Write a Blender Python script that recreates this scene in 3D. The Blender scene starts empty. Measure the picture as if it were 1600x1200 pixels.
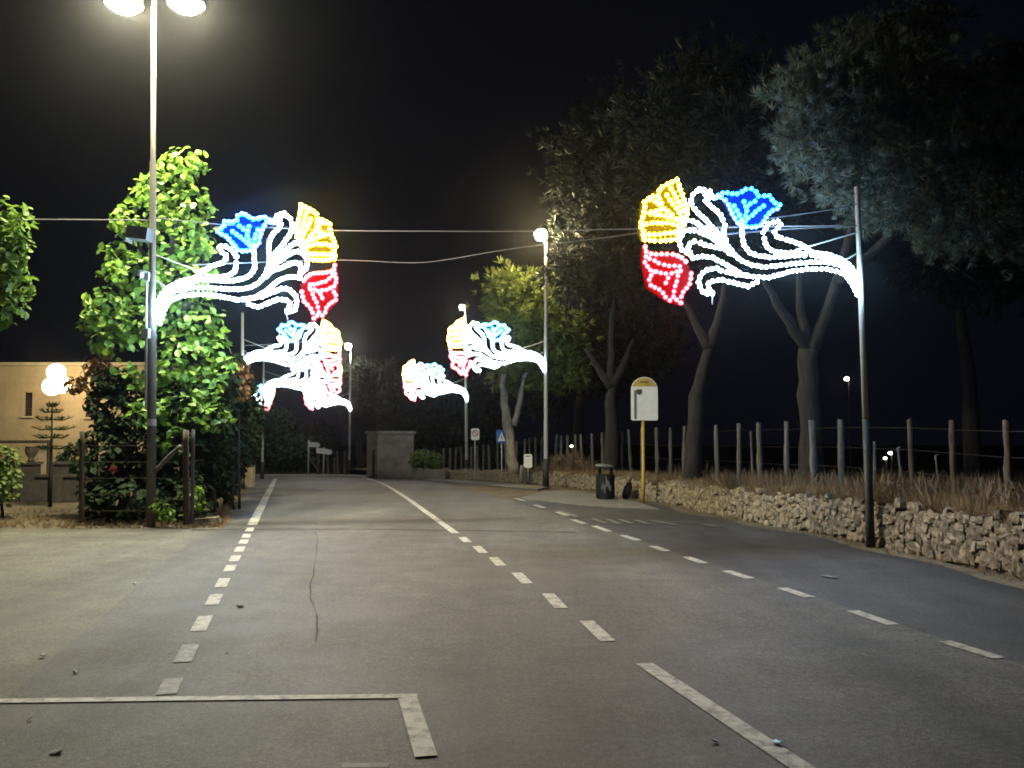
import bpy, bmesh, math, random
import numpy as np
from mathutils import Vector, Matrix

random.seed(7)
rng = np.random.default_rng(7)
scene = bpy.context.scene
col = scene.collection

# ------------------------------------------------------------------ camera
H = 1.65                       # eye height in metres
F = 1388.0                     # focal length in pixels of a 1600 px wide frame
PITCH = math.atan(73.0 / F)
cam_d = bpy.data.cameras.new('camera')
cam_d.sensor_width = 36.0
cam_d.lens = F / 1600.0 * 36.0
cam_d.clip_end = 1500.0
cam = bpy.data.objects.new('camera', cam_d)
cam.location = (0, 0, H)
cam.rotation_euler = (math.pi / 2 + PITCH, 0, 0)
col.objects.link(cam)
scene.camera = cam

# ------------------------------------------------------------------ night sky
w = bpy.data.worlds.new('World')
scene.world = w
w.use_nodes = True
bg = w.node_tree.nodes['Background']
bg.inputs[0].default_value = (0.5, 0.56, 1.0, 1)
bg.inputs[1].default_value = 0.0040

# ------------------------------------------------------------------ exposure / renderer
vs = scene.view_settings
scene.display_settings.display_device = 'sRGB'
vs.view_transform = 'Standard'
vs.look = 'None'
vs.exposure = 0.0
vs.gamma = 1.0
vs.use_curve_mapping = False
scene.render.engine = 'CYCLES'
cy = scene.cycles
cy.use_denoising = True
cy.filter_width = 1.8
cy.max_bounces = 3
cy.diffuse_bounces = 1
cy.glossy_bounces = 1
cy.transmission_bounces = 2
cy.volume_bounces = 0
cy.transparent_max_bounces = 6
cy.use_light_tree = True
cy.use_adaptive_sampling = True
cy.adaptive_threshold = 0.015
cy.sample_clamp_indirect = 4.0
cy.caustics_reflective = False
cy.caustics_refractive = False

# ------------------------------------------------------------------ measuring helpers
SP, CP = math.sin(PITCH), math.cos(PITCH)

def g(y):                       # road level falls away beyond about 24 m
    y = min(y, 90.0)
    t = (y - 24.0) / 5.0
    return -0.034 * 5.0 * (t if t > 30 else math.log1p(math.exp(t)))

def ray(px, py):
    a, b = px - 800.0, 600.0 - py
    return a, F * CP - b * SP, F * SP + b * CP

def P(px, py, Y):               # the point seen at (px, py) at distance Y
    dx, dy, dz = ray(px, py)
    s = Y / dy
    return Vector((dx * s, Y, H + dz * s))

def G(px, py, dz=0.0):          # the ground point seen at (px, py)
    lo, hi = 1.0, 140.0
    f = lambda Y: P(px, py, Y).z - g(Y) - dz
    for _ in range(60):
        m = 0.5 * (lo + hi)
        if f(m) > 0: lo = m
        else: hi = m
    return P(px, py, 0.5 * (lo + hi))

def interp(pts, t):
    if t <= pts[0][0]:
        (a, b), (c, d) = pts[0], pts[1]
    elif t >= pts[-1][0]:
        (a, b), (c, d) = pts[-2], pts[-1]
    else:
        for i in range(len(pts) - 1):
            if pts[i][0] <= t <= pts[i + 1][0]:
                (a, b), (c, d) = pts[i], pts[i + 1]
                break
    return b + (d - b) * (t - a) / (c - a) if c != a else b

A_ROAD = math.atan(332.0 / F)   # the road runs this far to the left of the view axis
RD = Vector((-math.sin(A_ROAD), math.cos(A_ROAD), 0))   # along the road
RP = Vector((math.cos(A_ROAD), math.sin(A_ROAD), 0))    # across the road

# ------------------------------------------------------------------ object helpers
def tag(o, label=None, cat=None, group=None, kind=None):
    if label: o['label'] = label
    if cat: o['category'] = cat
    if group: o['group'] = group
    if kind: o['kind'] = kind
    return o

def thing(name, loc, label, cat, group=None):
    o = bpy.data.objects.new(name, None)
    o.empty_display_size = 0.2
    o.location = loc
    col.objects.link(o)
    return tag(o, label, cat, group)

def origin(o):
    v = Vector((0, 0, 0))
    while o is not None:
        v += o.location
        o = o.parent
    return v

def link(name, me, mat, parent=None, loc=None):
    o = bpy.data.objects.new(name, me)
    if mat is not None and not me.materials:
        me.materials.append(mat)
    if parent is not None: o.parent = parent
    if loc is not None: o.location = loc
    col.objects.link(o)
    return o

_ICO = {}
def ico(sub):
    if sub not in _ICO:
        b = bmesh.new()
        bmesh.ops.create_icosphere(b, subdivisions=sub, radius=1.0)
        b.verts.ensure_lookup_table()
        _ICO[sub] = ([v.co.copy() for v in b.verts], [[v.index for v in f.verts] for f in b.faces])
        b.free()
    return _ICO[sub]

class MB:
    def __init__(s): s.v, s.f = [], []
    def add(s, vs, fs):
        n = len(s.v)
        s.v += [Vector(v) for v in vs]
        s.f += [[i + n for i in f] for f in fs]
        return s
    def box(s, c, size, rot=None, taper=1.0):
        c = Vector(c); hx, hy, hz = size[0] / 2, size[1] / 2, size[2] / 2
        vs = [Vector((x * hx * (taper if z > 0 else 1), y * hy * (taper if z > 0 else 1), z * hz))
              for z in (-1, 1) for y in (-1, 1) for x in (-1, 1)]
        if rot is not None: vs = [rot @ v for v in vs]
        return s.add([v + c for v in vs], [[0, 2, 3, 1], [4, 5, 7, 6], [0, 1, 5, 4], [2, 6, 7, 3], [0, 4, 6, 2], [1, 3, 7, 5]])
    def tube(s, pts, r, n=8, cap=True):
        pts = [Vector(p) for p in pts]
        k = len(pts)
        if not hasattr(r, '__len__'): r = [r] * k
        vs, fs = [], []
        up = None
        for i, p in enumerate(pts):
            d = (pts[min(i + 1, k - 1)] - pts[max(i - 1, 0)]).normalized()
            if up is None:
                up = Vector((0, 0, 1)) if abs(d.z) < 0.9 else Vector((1, 0, 0))
            x = d.cross(up)
            if x.length < 1e-4: x = d.cross(Vector((0.3, 1, 0.2)))
            x.normalize()
            y = x.cross(d).normalized()
            up = y
            for j in range(n):
                t = 2 * math.pi * j / n
                vs.append(p + x * (r[i] * math.cos(t)) + y * (r[i] * math.sin(t)))
        for i in range(k - 1):
            for j in range(n):
                a, b = i * n + j, i * n + (j + 1) % n
                fs.append([a, b, b + n, a + n])
        if cap:
            fs.append(list(range(n))[::-1]); fs.append(list(range((k - 1) * n, k * n)))
        return s.add(vs, fs)
    def ball(s, c, r, sub=2, rot=None, jit=0.0):
        c = Vector(c)
        if not hasattr(r, '__len__'): r = (r, r, r)
        vs, fs = ico(sub)
        out = []
        for v in vs:
            q = Vector((v.x * r[0], v.y * r[1], v.z * r[2]))
            if jit: q *= 1 + random.uniform(-jit, jit)
            if rot is not None: q = rot @ q
            out.append(q + c)
        return s.add(out, fs)
    def plate(s, outline, n, th):       # flat outline (points) given a thickness along n
        n = Vector(n).normalized() * th
        k = len(outline)
        a = [Vector(p) for p in outline]
        fs = [list(range(k)), list(range(k, 2 * k))[::-1]]
        for i in range(k):
            j = (i + 1) % k
            fs.append([i, i + k, j + k, j])
        return s.add(a + [p + n for p in a], fs)
    def build(s, name, mat, parent=None, smooth=False, loc=None):
        me = bpy.data.meshes.new(name)
        off = origin(parent) if parent is not None else Vector((0, 0, 0))
        if loc is not None: off = off + Vector(loc) if parent is not None else Vector(loc)
        me.from_pydata([tuple(v - off) for v in s.v], [], s.f)
        if smooth:
            me.polygons.foreach_set('use_smooth', [True] * len(me.polygons))
        me.update()
        o = link(name, me, mat, parent, loc)
        bm = bmesh.new(); bm.from_mesh(me)
        bmesh.ops.recalc_face_normals(bm, faces=bm.faces); bm.to_mesh(me); bm.free()
        return o

def np_mesh(name, V, Fc, mat, parent=None, smooth=False):   # V (n,3), Fc (m,k)
    me = bpy.data.meshes.new(name)
    off = origin(parent) if parent is not None else Vector((0, 0, 0))
    V = V - np.array(off)
    me.vertices.add(len(V)); me.vertices.foreach_set('co', V.astype(np.float32).ravel())
    m, k = Fc.shape
    me.loops.add(m * k); me.loops.foreach_set('vertex_index', Fc.astype(np.int32).ravel())
    me.polygons.add(m)
    me.polygons.foreach_set('loop_start', np.arange(0, m * k, k, dtype=np.int32))
    if smooth: me.polygons.foreach_set('use_smooth', np.ones(m, dtype=bool))
    me.update(calc_edges=True)
    return link(name, me, mat, parent)

def rand_rot(n):
    q = rng.normal(size=(n, 4)); q /= np.linalg.norm(q, axis=1)[:, None]
    a, b, c, d = q.T
    R = np.empty((n, 3, 3))
    R[:, 0, 0] = 1 - 2 * (c * c + d * d); R[:, 0, 1] = 2 * (b * c - a * d); R[:, 0, 2] = 2 * (b * d + a * c)
    R[:, 1, 0] = 2 * (b * c + a * d); R[:, 1, 1] = 1 - 2 * (b * b + d * d); R[:, 1, 2] = 2 * (c * d - a * b)
    R[:, 2, 0] = 2 * (b * d - a * c); R[:, 2, 1] = 2 * (c * d + a * b); R[:, 2, 2] = 1 - 2 * (b * b + c * c)
    return R

def frame_rot(z, spin):          # rotations whose local z is the given direction
    z = z / np.linalg.norm(z, axis=1)[:, None]
    ref = np.where(np.abs(z[:, 2:3]) < 0.95, np.array([[0, 0, 1.0]]), np.array([[1.0, 0, 0]]))
    x = np.cross(ref, z); x /= np.linalg.norm(x, axis=1)[:, None]
    y = np.cross(z, x)
    c, s_ = np.cos(spin)[:, None], np.sin(spin)[:, None]
    X = x * c + y * s_; Yv = -x * s_ + y * c
    return np.stack([X, Yv, z], axis=2)

def scatter(tv, tf, pts, R, sc):
    n, k = len(pts), len(tv)
    V = np.einsum('nij,kj->nki', R, tv) * sc[:, None, None] + pts[:, None, :]
    Fc = (tf[None] + (np.arange(n) * k)[:, None, None]).reshape(-1, tf.shape[1])
    return V.reshape(-1, 3), Fc

# ------------------------------------------------------------------ materials
def nt(name):
    m = bpy.data.materials.new(name); m.use_nodes = True
    t = m.node_tree
    return m, t, t.nodes['Principled BSDF']

def mat(name, c1, c2=None, scale=6.0, rough=0.8, metal=0.0, bump=0.0, stretch=(1, 1, 1), detail=6.0, spec=0.4,
        lo=0.35, hi=0.65, fine=0.0, rand=0.0, trans=0.0):
    m, t, b = nt(name)
    L = t.links.new
    b.inputs['Roughness'].default_value = rough
    b.inputs['Metallic'].default_value = metal
    b.inputs['Specular IOR Level'].default_value = spec
    geo = t.nodes.new('ShaderNodeNewGeometry')
    mp = t.nodes.new('ShaderNodeMapping'); mp.inputs['Scale'].default_value = stretch
    L(geo.outputs['Position'], mp.inputs['Vector'])
    nz = t.nodes.new('ShaderNodeTexNoise'); nz.inputs['Scale'].default_value = scale; nz.inputs['Detail'].default_value = detail
    nz.inputs['Roughness'].default_value = 0.65
    L(mp.outputs[0], nz.inputs['Vector'])
    rp = t.nodes.new('ShaderNodeValToRGB')
    rp.color_ramp.elements[0].position = lo; rp.color_ramp.elements[1].position = hi
    c2 = c2 or tuple(x * 0.75 for x in c1)
    rp.color_ramp.elements[0].color = (*c2, 1); rp.color_ramp.elements[1].color = (*c1, 1)
    L(nz.outputs['Fac'], rp.inputs['Fac'])
    out = rp.outputs['Color']
    if fine:
        n2 = t.nodes.new('ShaderNodeTexNoise'); n2.inputs['Scale'].default_value = scale * 14; n2.inputs['Detail'].default_value = 3
        L(geo.outputs['Position'], n2.inputs['Vector'])
        hs = t.nodes.new('ShaderNodeMapRange'); hs.inputs[1].default_value = 0.3; hs.inputs[2].default_value = 0.7
        hs.inputs[3].default_value = 1 - fine; hs.inputs[4].default_value = 1 + fine
        L(n2.outputs['Fac'], hs.inputs[0])
        mx = t.nodes.new('ShaderNodeVectorMath'); mx.operation = 'SCALE'
        L(out, mx.inputs[0]); L(hs.outputs[0], mx.inputs['Scale'])
        out = mx.outputs[0]
    if rand:
        oi = t.nodes.new('ShaderNodeObjectInfo')
        hs = t.nodes.new('ShaderNodeMapRange'); hs.inputs[3].default_value = 1 - rand; hs.inputs[4].default_value = 1 + rand
        L(oi.outputs['Random'], hs.inputs[0])
        mx = t.nodes.new('ShaderNodeVectorMath'); mx.operation = 'SCALE'
        L(out, mx.inputs[0]); L(hs.outputs[0], mx.inputs['Scale'])
        out = mx.outputs[0]
    L(out, b.inputs['Base Color'])
    if bump:
        bp = t.nodes.new('ShaderNodeBump'); bp.inputs['Strength'].default_value = bump; bp.inputs['Distance'].default_value = 0.03
        L(nz.outputs['Fac'], bp.inputs['Height']); L(bp.outputs[0], b.inputs['Normal'])
    if trans:
        tr = t.nodes.new('ShaderNodeBsdfTranslucent')
        L(out, tr.inputs['Color'])
        ms = t.nodes.new('ShaderNodeMixShader'); ms.inputs[0].default_value = trans
        L(b.outputs[0], ms.inputs[1]); L(tr.outputs[0], ms.inputs[2])
        L(ms.outputs[0], t.nodes['Material Output'].inputs['Surface'])
    return m

def emit(name, c, s):
    m, t, b = nt(name)
    b.inputs['Base Color'].default_value = (0.6, 0.6, 0.6, 1)
    b.inputs['Emission Color'].default_value = (*c, 1)
    b.inputs['Emission Strength'].default_value = s
    m.cycles.emission_sampling = 'FRONT'
    return m

def asphalt(name, dark, light, warm=1.0):
    m, t, b = nt(name)
    L = t.links.new
    geo = t.nodes.new('ShaderNodeNewGeometry')
    def noise(sc, det, st=None, rgh=0.6):
        n = t.nodes.new('ShaderNodeTexNoise'); n.inputs['Scale'].default_value = sc; n.inputs['Detail'].default_value = det
        n.inputs['Roughness'].default_value = rgh
        if st:
            mp = t.nodes.new('ShaderNodeMapping'); mp.inputs['Rotation'].default_value = (0, 0, -A_ROAD); mp.inputs['Scale'].default_value = st
            L(geo.outputs['Position'], mp.inputs['Vector']); L(mp.outputs[0], n.inputs['Vector'])
        else: L(geo.outputs['Position'], n.inputs['Vector'])
        return n.outputs['Fac']
    def mr(x, a, c, lo, hi):
        n = t.nodes.new('ShaderNodeMapRange'); n.inputs[1].default_value = a; n.inputs[2].default_value = c
        n.inputs[3].default_value = lo; n.inputs[4].default_value = hi
        L(x, n.inputs[0]); return n.outputs[0]
    def mul(a, c):
        n = t.nodes.new('ShaderNodeMath'); n.operation = 'MULTIPLY'; L(a, n.inputs[0]); L(c, n.inputs[1]); return n.outputs[0]
    patch = noise(0.55, 5)
    streak = noise(0.9, 4, (1.0, 0.07, 1))
    grain = noise(95, 2, None, 0.8)
    stain = noise(1.9, 9, None, 0.72)
    grain2 = noise(26, 5, None, 0.85)
    rp = t.nodes.new('ShaderNodeValToRGB')
    rp.color_ramp.elements[0].position = 0.3; rp.color_ramp.elements[1].position = 0.72
    rp.color_ramp.elements[0].color = (*dark, 1); rp.color_ramp.elements[1].color = (*light, 1)
    L(patch, rp.inputs['Fac'])
    k = mul(mul(mr(streak, 0.36, 0.64, 0.70, 1.26), mr(grain, 0.36, 0.64, 0.4, 1.65)), mul(mr(grain2, 0.38, 0.62, 0.6, 1.42), mr(stain, 0.36, 0.64, 0.72, 1.22)))
    sc = t.nodes.new('ShaderNodeVectorMath'); sc.operation = 'SCALE'
    L(rp.outputs['Color'], sc.inputs[0]); L(k, sc.inputs['Scale'])
    L(sc.outputs[0], b.inputs['Base Color'])
    L(mr(patch, 0.3, 0.7, 0.62, 0.8), b.inputs['Roughness'])
    b.inputs['Specular IOR Level'].default_value = 0.35
    bp = t.nodes.new('ShaderNodeBump'); bp.inputs['Strength'].default_value = 0.5; bp.inputs['Distance'].default_value = 0.008
    L(grain, bp.inputs['Height']); L(bp.outputs[0], b.inputs['Normal'])
    return m

def paint(name, c, under, wear):
    m, t, b = nt(name)
    L = t.links.new
    geo = t.nodes.new('ShaderNodeNewGeometry')
    n = t.nodes.new('ShaderNodeTexNoise'); n.inputs['Scale'].default_value = 9; n.inputs['Detail'].default_value = 12; n.inputs['Roughness'].default_value = 0.8
    L(geo.outputs['Position'], n.inputs['Vector'])
    rp = t.nodes.new('ShaderNodeValToRGB')
    rp.color_ramp.elements[0].position = wear - 0.06; rp.color_ramp.elements[1].position = wear + 0.1
    rp.color_ramp.elements[0].color = (*under, 1); rp.color_ramp.elements[1].color = (*c, 1)
    L(n.outputs['Fac'], rp.inputs['Fac']); L(rp.outputs[0], b.inputs['Base Color'])
    b.inputs['Roughness'].default_value = 0.7
    return m

M = {}
M['asphalt'] = asphalt('road_asphalt', (0.050, 0.0475, 0.043), (0.092, 0.087, 0.079))
M['lot'] = asphalt('lot_asphalt', (0.068, 0.064, 0.051), (0.112, 0.104, 0.083))
M['bay'] = asphalt('bay_asphalt', (0.032, 0.031, 0.033), (0.054, 0.051, 0.052))
M['paint'] = paint('road_paint', (0.42, 0.41, 0.385), (0.10, 0.095, 0.085), 0.44)
M['paint_worn'] = paint('road_paint_worn', (0.22, 0.21, 0.185), (0.085, 0.08, 0.07), 0.5)
M['tar'] = mat('tar_joint', (0.074, 0.07, 0.062), (0.05, 0.047, 0.042), 20, 0.95, spec=0.08)
M['dirt'] = mat('dry_dirt', (0.15, 0.118, 0.08), (0.07, 0.055, 0.038), 2.2, 0.95, bump=0.5, fine=0.4)
M['field'] = mat('field_soil', (0.13, 0.10, 0.06), (0.05, 0.04, 0.026), 1.5, 0.95, bump=0.5, fine=0.4)
M['concrete'] = mat('pale_concrete', (0.19, 0.18, 0.16), (0.12, 0.115, 0.10), 3, 0.85, bump=0.2, fine=0.2)
M['stone'] = mat('limestone', (0.30, 0.25, 0.175), (0.085, 0.068, 0.047), 11, 0.95, bump=1.0, fine=0.4, rand=0.35)
M['mortar'] = mat('wall_earth', (0.15, 0.12, 0.085), (0.07, 0.055, 0.04), 8, 0.95, bump=0.5)
M['post'] = mat('weathered_post', (0.17, 0.16, 0.155), (0.065, 0.06, 0.058), 5, 0.9, bump=0.6, stretch=(4, 4, 0.5), fine=0.3, rand=0.25)
M['old_wood'] = mat('old_dark_wood', (0.12, 0.09, 0.065), (0.04, 0.03, 0.024), 5, 0.9, bump=0.6, stretch=(4, 4, 0.5), rand=0.2)
M['bark'] = mat('bark', (0.04, 0.035, 0.033), (0.016, 0.014, 0.0135), 5, 0.95, bump=0.9, stretch=(2, 2, 0.6), fine=0.3)
M['pale_bark'] = mat('pale_bark', (0.30, 0.26, 0.21), (0.13, 0.11, 0.09), 5, 0.95, bump=0.8, stretch=(2, 2, 0.5), fine=0.3)
M['galv'] = mat('galvanised_steel', (0.50, 0.50, 0.48), (0.36, 0.36, 0.35), 4, 0.55, metal=0.1, stretch=(1, 1, 0.3), fine=0.15)
M['dark_paint'] = mat('dark_pole_paint', (0.045, 0.045, 0.048), (0.02, 0.02, 0.022), 6, 0.55, fine=0.2)
M['grey_paint'] = mat('grey_pole_paint', (0.17, 0.165, 0.15), (0.09, 0.088, 0.08), 3, 0.6, stretch=(1, 1, 0.3), fine=0.2)
M['cable'] = mat('cable_sheath', (0.15, 0.15, 0.16), (0.09, 0.09, 0.1), 5, 0.6)
M['black'] = mat('black_plastic', (0.018, 0.018, 0.018), (0.01, 0.01, 0.01), 8, 0.5)
M['white_pl'] = mat('white_plastic', (0.62, 0.62, 0.60), (0.48, 0.48, 0.46), 5, 0.5)
M['grey_box'] = mat('grey_enclosure', (0.22, 0.22, 0.22), (0.15, 0.15, 0.15), 5, 0.5)
M['yellow'] = mat('yellow_paint', (0.52, 0.34, 0.05), (0.36, 0.23, 0.035), 5, 0.5, fine=0.15)
M['sign_white'] = mat('sign_white', (0.78, 0.77, 0.75), (0.68, 0.67, 0.65), 4, 0.45)
M['sign_blue'] = mat('sign_blue', (0.03, 0.09, 0.36), (0.025, 0.07, 0.28), 4, 0.4)
M['sign_pink'] = mat('faded_red', (0.50, 0.15, 0.15), (0.4, 0.12, 0.12), 6, 0.5)
M['ink'] = mat('print_ink', (0.09, 0.075, 0.06), (0.045, 0.04, 0.035), 12, 0.6)
M['leaf'] = mat('broad_leaf', (0.22, 0.34, 0.045), (0.06, 0.14, 0.02), 6.5, 0.45, trans=0.35, rand=0.25, lo=0.38, hi=0.62)
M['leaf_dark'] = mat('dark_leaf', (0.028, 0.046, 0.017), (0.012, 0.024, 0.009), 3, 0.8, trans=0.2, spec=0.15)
M['leaf_olive'] = mat('olive_leaf', (0.16, 0.22, 0.06), (0.08, 0.12, 0.035), 3, 0.6, trans=0.3)
M['leaf_dry'] = mat('dry_leaf', (0.34, 0.17, 0.06), (0.20, 0.09, 0.04), 3, 0.7, trans=0.3)
M['needle'] = mat('pine_needle', (0.115, 0.14, 0.105), (0.05, 0.064, 0.048), 2, 0.6, trans=0.2)  # brightened copy: part of the decoration's light is in the colour
M['needle_green'] = mat('green_pine_needle', (0.17, 0.21, 0.05), (0.09, 0.12, 0.03), 2, 0.6, trans=0.35)  # yellow-green copy: part of the lamplight on the crown is in the colour
M['needle_dark'] = mat('dark_pine_needle', (0.022, 0.030, 0.024), (0.010, 0.014, 0.011), 2, 0.6, trans=0.2)  # darkened copy: gloom of the pines at the back put into the colour
M['flower'] = mat('red_flower', (0.42, 0.10, 0.10), (0.3, 0.06, 0.06), 6, 0.5, trans=0.3)
M['dry_grass'] = mat('dry_grass', (0.36, 0.26, 0.14), (0.17, 0.115, 0.06), 3, 0.9, trans=0.25)
M['dry_brush'] = mat('dry_brush', (0.27, 0.195, 0.125), (0.12, 0.085, 0.055), 3, 0.9, trans=0.2)
M['plaster'] = mat('ochre_plaster', (0.40, 0.31, 0.19), (0.31, 0.235, 0.14), 1.2, 0.9, bump=0.1, fine=0.1)
M['shutter'] = mat('dark_shutter', (0.035, 0.03, 0.025), (0.02, 0.018, 0.015), 6, 0.6)
M['trim'] = mat('pale_trim', (0.42, 0.36, 0.24), (0.33, 0.28, 0.18), 4, 0.8)
M['tufo'] = mat('hut_render', (0.24, 0.205, 0.18), (0.13, 0.11, 0.096), 2.2, 0.95, bump=0.4, fine=0.25)
M['garden_stone'] = mat('shaded_garden_stone', (0.06, 0.052, 0.045), (0.03, 0.026, 0.022), 4, 0.95, bump=0.4)  # silhouette shade of the garden wall put into its stone colour
M['rust'] = mat('rusty_iron', (0.08, 0.055, 0.04), (0.03, 0.025, 0.02), 9, 0.7)
M['glass_dark'] = mat('dark_glass', (0.02, 0.02, 0.022), (0.015, 0.015, 0.017), 2, 0.1, spec=0.6)
M['net_red'] = mat('red_tinsel', (0.05, 0.001, 0.004), (0.035, 0.0008, 0.0025), 40, 0.8, trans=0.4, spec=0.05)
M['net_blue'] = mat('blue_tinsel', (0.001, 0.020, 0.085), (0.0008, 0.012, 0.06), 40, 0.8, trans=0.4, spec=0.05)
M['net_yellow'] = mat('yellow_tinsel', (0.032, 0.024, 0.001), (0.022, 0.017, 0.0007), 40, 0.8, trans=0.4, spec=0.05)
M['rope'] = mat('light_rope', (0.35, 0.36, 0.38), (0.25, 0.25, 0.27), 30, 0.4)
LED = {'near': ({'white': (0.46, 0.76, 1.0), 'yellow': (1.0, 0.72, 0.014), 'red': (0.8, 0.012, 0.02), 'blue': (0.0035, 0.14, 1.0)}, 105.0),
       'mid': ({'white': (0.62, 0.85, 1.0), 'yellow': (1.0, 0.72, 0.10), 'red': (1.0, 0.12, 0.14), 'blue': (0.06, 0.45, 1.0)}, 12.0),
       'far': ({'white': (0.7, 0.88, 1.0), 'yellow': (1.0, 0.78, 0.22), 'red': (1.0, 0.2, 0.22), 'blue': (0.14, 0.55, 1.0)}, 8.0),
       'farthest': ({'white': (0.88, 0.95, 1.0), 'yellow': (1.0, 0.8, 0.3), 'red': (1.0, 0.22, 0.25), 'blue': (0.18, 0.6, 1.0)}, 5.0)}  # farther tiers are whiter: glare put into the bulb colours
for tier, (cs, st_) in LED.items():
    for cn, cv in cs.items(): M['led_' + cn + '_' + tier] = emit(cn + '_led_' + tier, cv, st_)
M['lamp_big'] = emit('lamp_big', (1.0, 0.92, 0.60), 1550.0)
M['lamp_warm'] = emit('lamp_warm', (1.0, 0.80, 0.40), 1000.0)
M['lamp_white'] = emit('lamp_white', (1.0, 0.92, 0.75), 700.0)
M['lamp_dim'] = emit('lamp_dim', (1.0, 0.92, 0.75), 350.0)
M['lamp_house'] = emit('lamp_house', (1.0, 0.80, 0.46), 34.0)
M['lamp_far'] = emit('lamp_far', (1.0, 0.95, 0.85), 25.0)

# ------------------------------------------------------------------ ground, road, parking lot
def sheet(name, lf, rf, ys, zf, mt, cols=10, kind='structure', parent=None):
    V, Fc = [], []
    for y in ys:
        a, b = lf(y), rf(y)
        for j in range(cols + 1):
            x = a + (b - a) * j / cols
            V.append((x, y, zf(x, y)))
    n = cols + 1
    for i in range(len(ys) - 1):
        for j in range(cols):
            k = i * n + j
            Fc.append((k, k + 1, k + n + 1, k + n))
    o = np_mesh(name, np.array(V), np.array(Fc), mt, parent, True)
    if parent is None: o['kind'] = kind
    return o

def span(a, b, step):
    n = max(1, int(round((b - a) / step)))
    return [a + (b - a) * i / n for i in range(n + 1)]

ground = sheet('ground', lambda y: -150, lambda y: 150, span(-20, 30, 1.0) + span(32, 100, 2.0)[0:] + [130, 180, 250],
               lambda x, y: g(y) - 0.02 + 0.02 * math.sin(x * 1.7 + y) * math.sin(y * 1.3), M['dirt'], 80)

WALL_PX = [(2100, 1012), (1760, 940), (1600, 903), (1500, 881), (1360, 848), (1230, 824), (1120, 804), (1040, 786), (960, 774),
           (930, 766), (860, 758), (760, 751.5), (650, 746)]
WALL = [G(*p) for p in WALL_PX]
def wall_x(y):
    return interp(sorted([(p.y, p.x) for p in WALL]), y)
def wall_h(y):
    return interp([(8, 0.64), (13, 0.60), (17, 0.53), (22, 0.46), (30, 0.42), (45, 0.4)], min(max(y, 8), 45))

# seam between the road and the parking lot
S0, S1 = G(300, 845), G(20, 1085)
def seam_x(y):
    return S0.x + (S1.x - S0.x) * (y - S0.y) / (S1.y - S0.y)
LOT_END = G(200, 826).y
LEFT_PX = [(352, 824), (366, 800), (384, 766), (397, 748)]
LEFT = sorted([(p.y, p.x) for p in [G(*q) for q in LEFT_PX]])
def road_left(y):
    if y < S0.y: return seam_x(y)
    if y < LEFT[0][0]:
        return S0.x + (LEFT[0][1] - S0.x) * (y - S0.y) / (LEFT[0][0] - S0.y)
    x = interp(LEFT, y)
    if y > 42: x -= 0.10 * (y - 42) ** 2 * 0.5
    return x
# right-hand line of the carriageway, and the pavement edge beyond
RL = [G(1562, 1033), G(914, 820)]
def lane_r(y):
    return RL[0].x + (RL[1].x - RL[0].x) * (y - RL[0].y) / (RL[1].y - RL[0].y)
def road_right(y):
    x = lane_r(y) + 0.06
    e = wall_x(y) - 0.55
    x = min(x, e)
    if y > 36: x = min(x, lane_r(36) - 0.24 * (y - 36) - 0.035 * (y - 36) ** 2)
    return x
road = sheet('road', road_left, road_right, span(-14, 60, 0.5), lambda x, y: g(y) + 0.012, M['asphalt'], 14)
lot = sheet('parking_lot', lambda y: -60, lambda y: seam_x(y) + 0.4 if y < S0.y else S0.x + 1.4, span(-14, LOT_END, 0.5),
            lambda x, y: g(y) + 0.006, M['lot'], 30)
bay_end = G(880, 783).y
bay = sheet('bus_bay', lambda y: lane_r(y) - 0.1, lambda y: min(wall_x(y) - 0.45 - 0.12 * math.sin(y * 2.1), lane_r(y) + 9), span(-14, bay_end, 0.5),
            lambda x, y: g(y) + 0.006, M['bay'], 10)
pav_pts = [(812, 779), (850, 769), (905, 768), (948, 776), (1000, 787), (1030, 797), (975, 795), (905, 790), (860, 785)]
pv = MB(); pv.plate([G(*p) + Vector((0, 0, -0.03)) for p in pav_pts], (0, 0, 1), 0.055)
tag(pv.build('pavement', M['concrete']), kind='structure')
ap_pts = [(400, 744.0), (520, 744.2), (640, 748.0), (740, 757), (840, 766), (860, 761.5), (745, 752.5), (650, 747.0), (560, 743.0), (400, 741.4)]
pv = MB(); pv.plate([G(*p) + Vector((0, 0, -0.02)) for p in ap_pts], (0, 0, 1), 0.05)
tag(pv.build('path', M['concrete']), kind='structure')

# field behind the wall, raised to the wall's height
def field_z(x, y):
    return g(y) + wall_h(y) - 0.06 + 0.05 * math.sin(x * 0.9 + y * 0.7) - 0.01 * max(0, x - wall_x(y) - 4)
field = sheet('field', lambda y: wall_x(y) + 0.12, lambda y: 130, span(6.0, 48, 0.7) + span(50, 120, 5), field_z, M['field'], 60)

# ------------------------------------------------------------------ road markings
def strip(name, pxs, width, mt, parent, dz=0.018, ragged=0.0):
    pts = [G(*p) for p in pxs]
    fine = [pts[0]]
    for a, b in zip(pts, pts[1:]):
        n = max(1, int((b - a).length / 0.6))
        for i in range(1, n + 1): fine.append(a.lerp(b, i / n))
    V, Fc = [], []
    for i, p in enumerate(fine):
        d = fine[min(i + 1, len(fine) - 1)] - fine[max(i - 1, 0)]
        nrm = Vector((d.y, -d.x, 0)).normalized()
        wd = width * (1 + random.uniform(-ragged, ragged))
        for s in (-0.5, 0.5):
            q = p + nrm * wd * s
            V.append((q.x, q.y, g(q.y) + dz))
    for i in range(len(fine) - 1):
        Fc.append((2 * i, 2 * i + 1, 2 * i + 3, 2 * i + 2))
    return np_mesh(name, np.array(V), np.array(Fc), mt, parent)

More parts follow.
